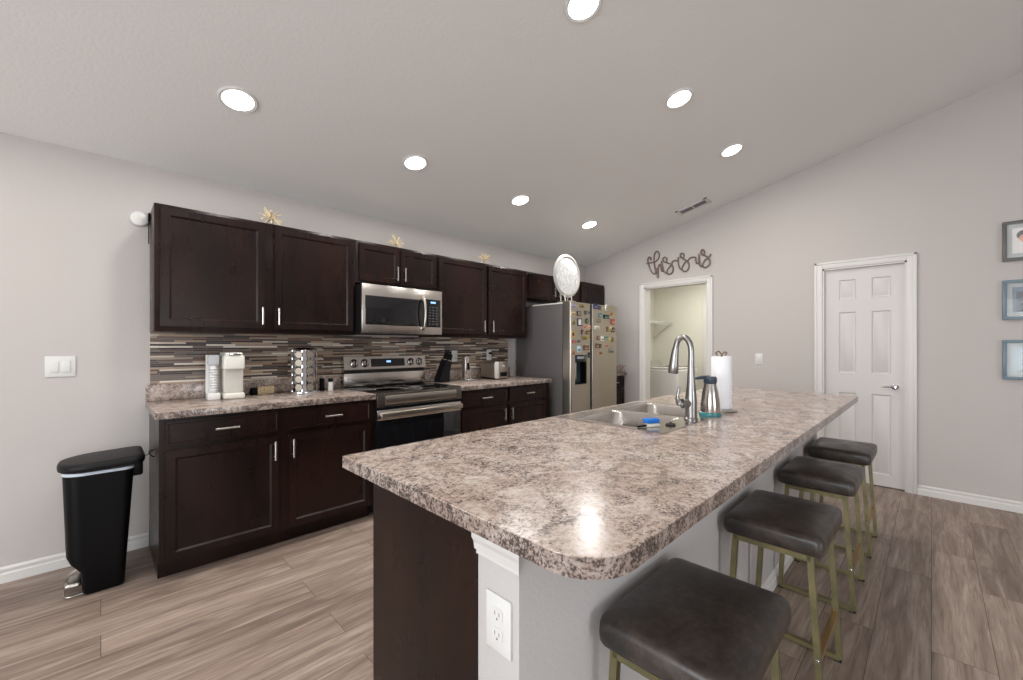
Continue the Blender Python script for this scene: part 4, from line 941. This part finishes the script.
# ------------------------------------------------------------------ wall sign and pictures
mb = MB()
for P in SIGN: mb.tube(catmull([(F-.013, y, z) for y, z in P], 4), .0085, 8)
tag(mb.build('wire_word_sign', M['rope'], smooth=60), 'bronze wire script words reading this is us above the laundry opening', 'wall sign')
def picture(z0, z1, label, fm, kind):
    y1 = -.384; y0 = y1-.36
    t = thing('picture_frame', (F, (y0+y1)/2, z0), label, 'picture frame')
    mb = MB(); fw = .022
    for (a, b, c, d) in ((y0, y1, z0, z0+fw), (y0, y1, z1-fw, z1), (y0, y0+fw, z0+fw, z1-fw), (y1-fw, y1, z0+fw, z1-fw)): mb.box(F-.028, F-.0005, a, b, c, d, .002)
    mb.build('frame', fm, t)
    MB().box(F-.010, F-.001, y0+fw, y1-fw, z0+fw, z1-fw).build('mat_board', M['mat_board'], t)
    ph = MB(); my = (y0+y1)/2; hw, hh = (y1-y0)/2-.05, (z1-z0)/2-.055
    if kind == 0:
        ph.box(F-.0115, F-.0095, my-hw, my+hw, z0+.055, z1-.055, m=mat('photo_paper', S(232,226,220), .5))
        ph.lathe([(0,0),(.035,0),(.035,.0006),(0,.0006)], (F-.0116, my+hw-.055, z1-.11), 20, m=mat('photo_dark', S(40,30,28), .5), axis='x')
        ph.lathe([(0,0),(.03,0),(.03,.0006),(0,.0006)], (F-.0124, my+hw-.062, z1-.135), 20, m=mat('photo_peach', S(226,160,120), .5), axis='x')
    elif kind == 1:
        ph.box(F-.0115, F-.0095, my-hw, my+hw, z0+.055, z1-.055, m=mat('photo_blue', S(84,110,128), .5))
        ph.box(F-.0122, F-.0116, my-hw+.03, my+hw-.02, z0+.06, z1-.09, m=mat('photo_navy', S(34,44,60), .5))
    else:
        ph.box(F-.0115, F-.0095, my-hw, my+hw, z0+.055, z1-.055, m=mat('photo_pale', S(190,206,212), .5))
        ph.prism([(my-hw, z0+.06), (my+hw-.02, z0+.06), (my+.02, z0+.11)], 'x', F-.0122, F-.0116, m=mat('photo_grey', S(104,110,108), .5))
    ph.build('photo_print', None, t)
    MB().box(F-.0205, F-.0185, y0+fw-.002, y1-fw+.002, z0+fw-.002, z1-fw+.002).build('glass_pane', M['glass'], t)
picture(1.91, 2.211, 'top grey picture frame in the column on the right wall', M['frame_g'], 0)
picture(1.463, 1.764, 'middle blue-grey picture frame in the column on the right wall', M['frame_b'], 1)
picture(1.007, 1.308, 'bottom blue-grey picture frame in the column on the right wall', M['frame_b'], 2)

# ------------------------------------------------------------------ laundry room
wx0, wx1, wy0, wy1 = 5.72, 6.40, 2.48, 3.15
t = thing('washing_machine', ((wx0+wx1)/2, (wy0+wy1)/2, 0), 'white top-load washing machine with grey lid panel in the laundry room', 'washing machine')
MB().box(wx0, wx1, wy0, wy1, .01, .93, .025, 4).build('cabinet', M['white'], t)
MB().box(wx0+.01, wx1-.01, wy0+.01, wy1-.06, .931, .955, .015, 3).build('lid', M['cream'], t)
MB().prism([(wy1-.17, .94), (wy1-.06, 1.03), (wy1, 1.03), (wy1, .93), (wy1-.17, .93)], 'x', wx0+.005, wx1-.005, .012, seg=3).build('console', mat('console_grey', S(150,148,140), .4), t)
MB().prism([(wy1-.158, .957), (wy1-.068, 1.031), (wy1-.06, 1.026), (wy1-.15, .95)], 'x', wx0+.05, wx1-.05).build('control_face', mat('washer_grey', S(140,140,134), .5), t)
MB().box(wx0+.06, wx1-.06, wy0+.06, wy1-.24, .9555, .96, .004).build('lid_glass', mat('washer_glass', S(120,120,114), .2), t)
t = thing('wire_shelf', (6.4, 3.2, 1.63), 'white wire shelf on the left wall of the laundry room', 'shelf')
mb = MB()
for i in range(9): y = 3.365-.04*i; mb.tube([(5.35, y, 1.65), (6.79, y, 1.65)], .004, 6)
for i in range(30): x = 5.36+i*.049; mb.tube([(x, 3.04, 1.656), (x, 3.365, 1.656)], .0022, 5)
mb.tube([(5.35, 3.04, 1.62), (6.79, 3.04, 1.62)], .005, 6)
mb.build('wire_deck', M['white'], t)
for x in (5.4, 6.1, 6.77): MB().tube([(x, 3.05, 1.645), (x, 3.365, 1.40)], .006, 6).build('bracket', M['nickel'], t)
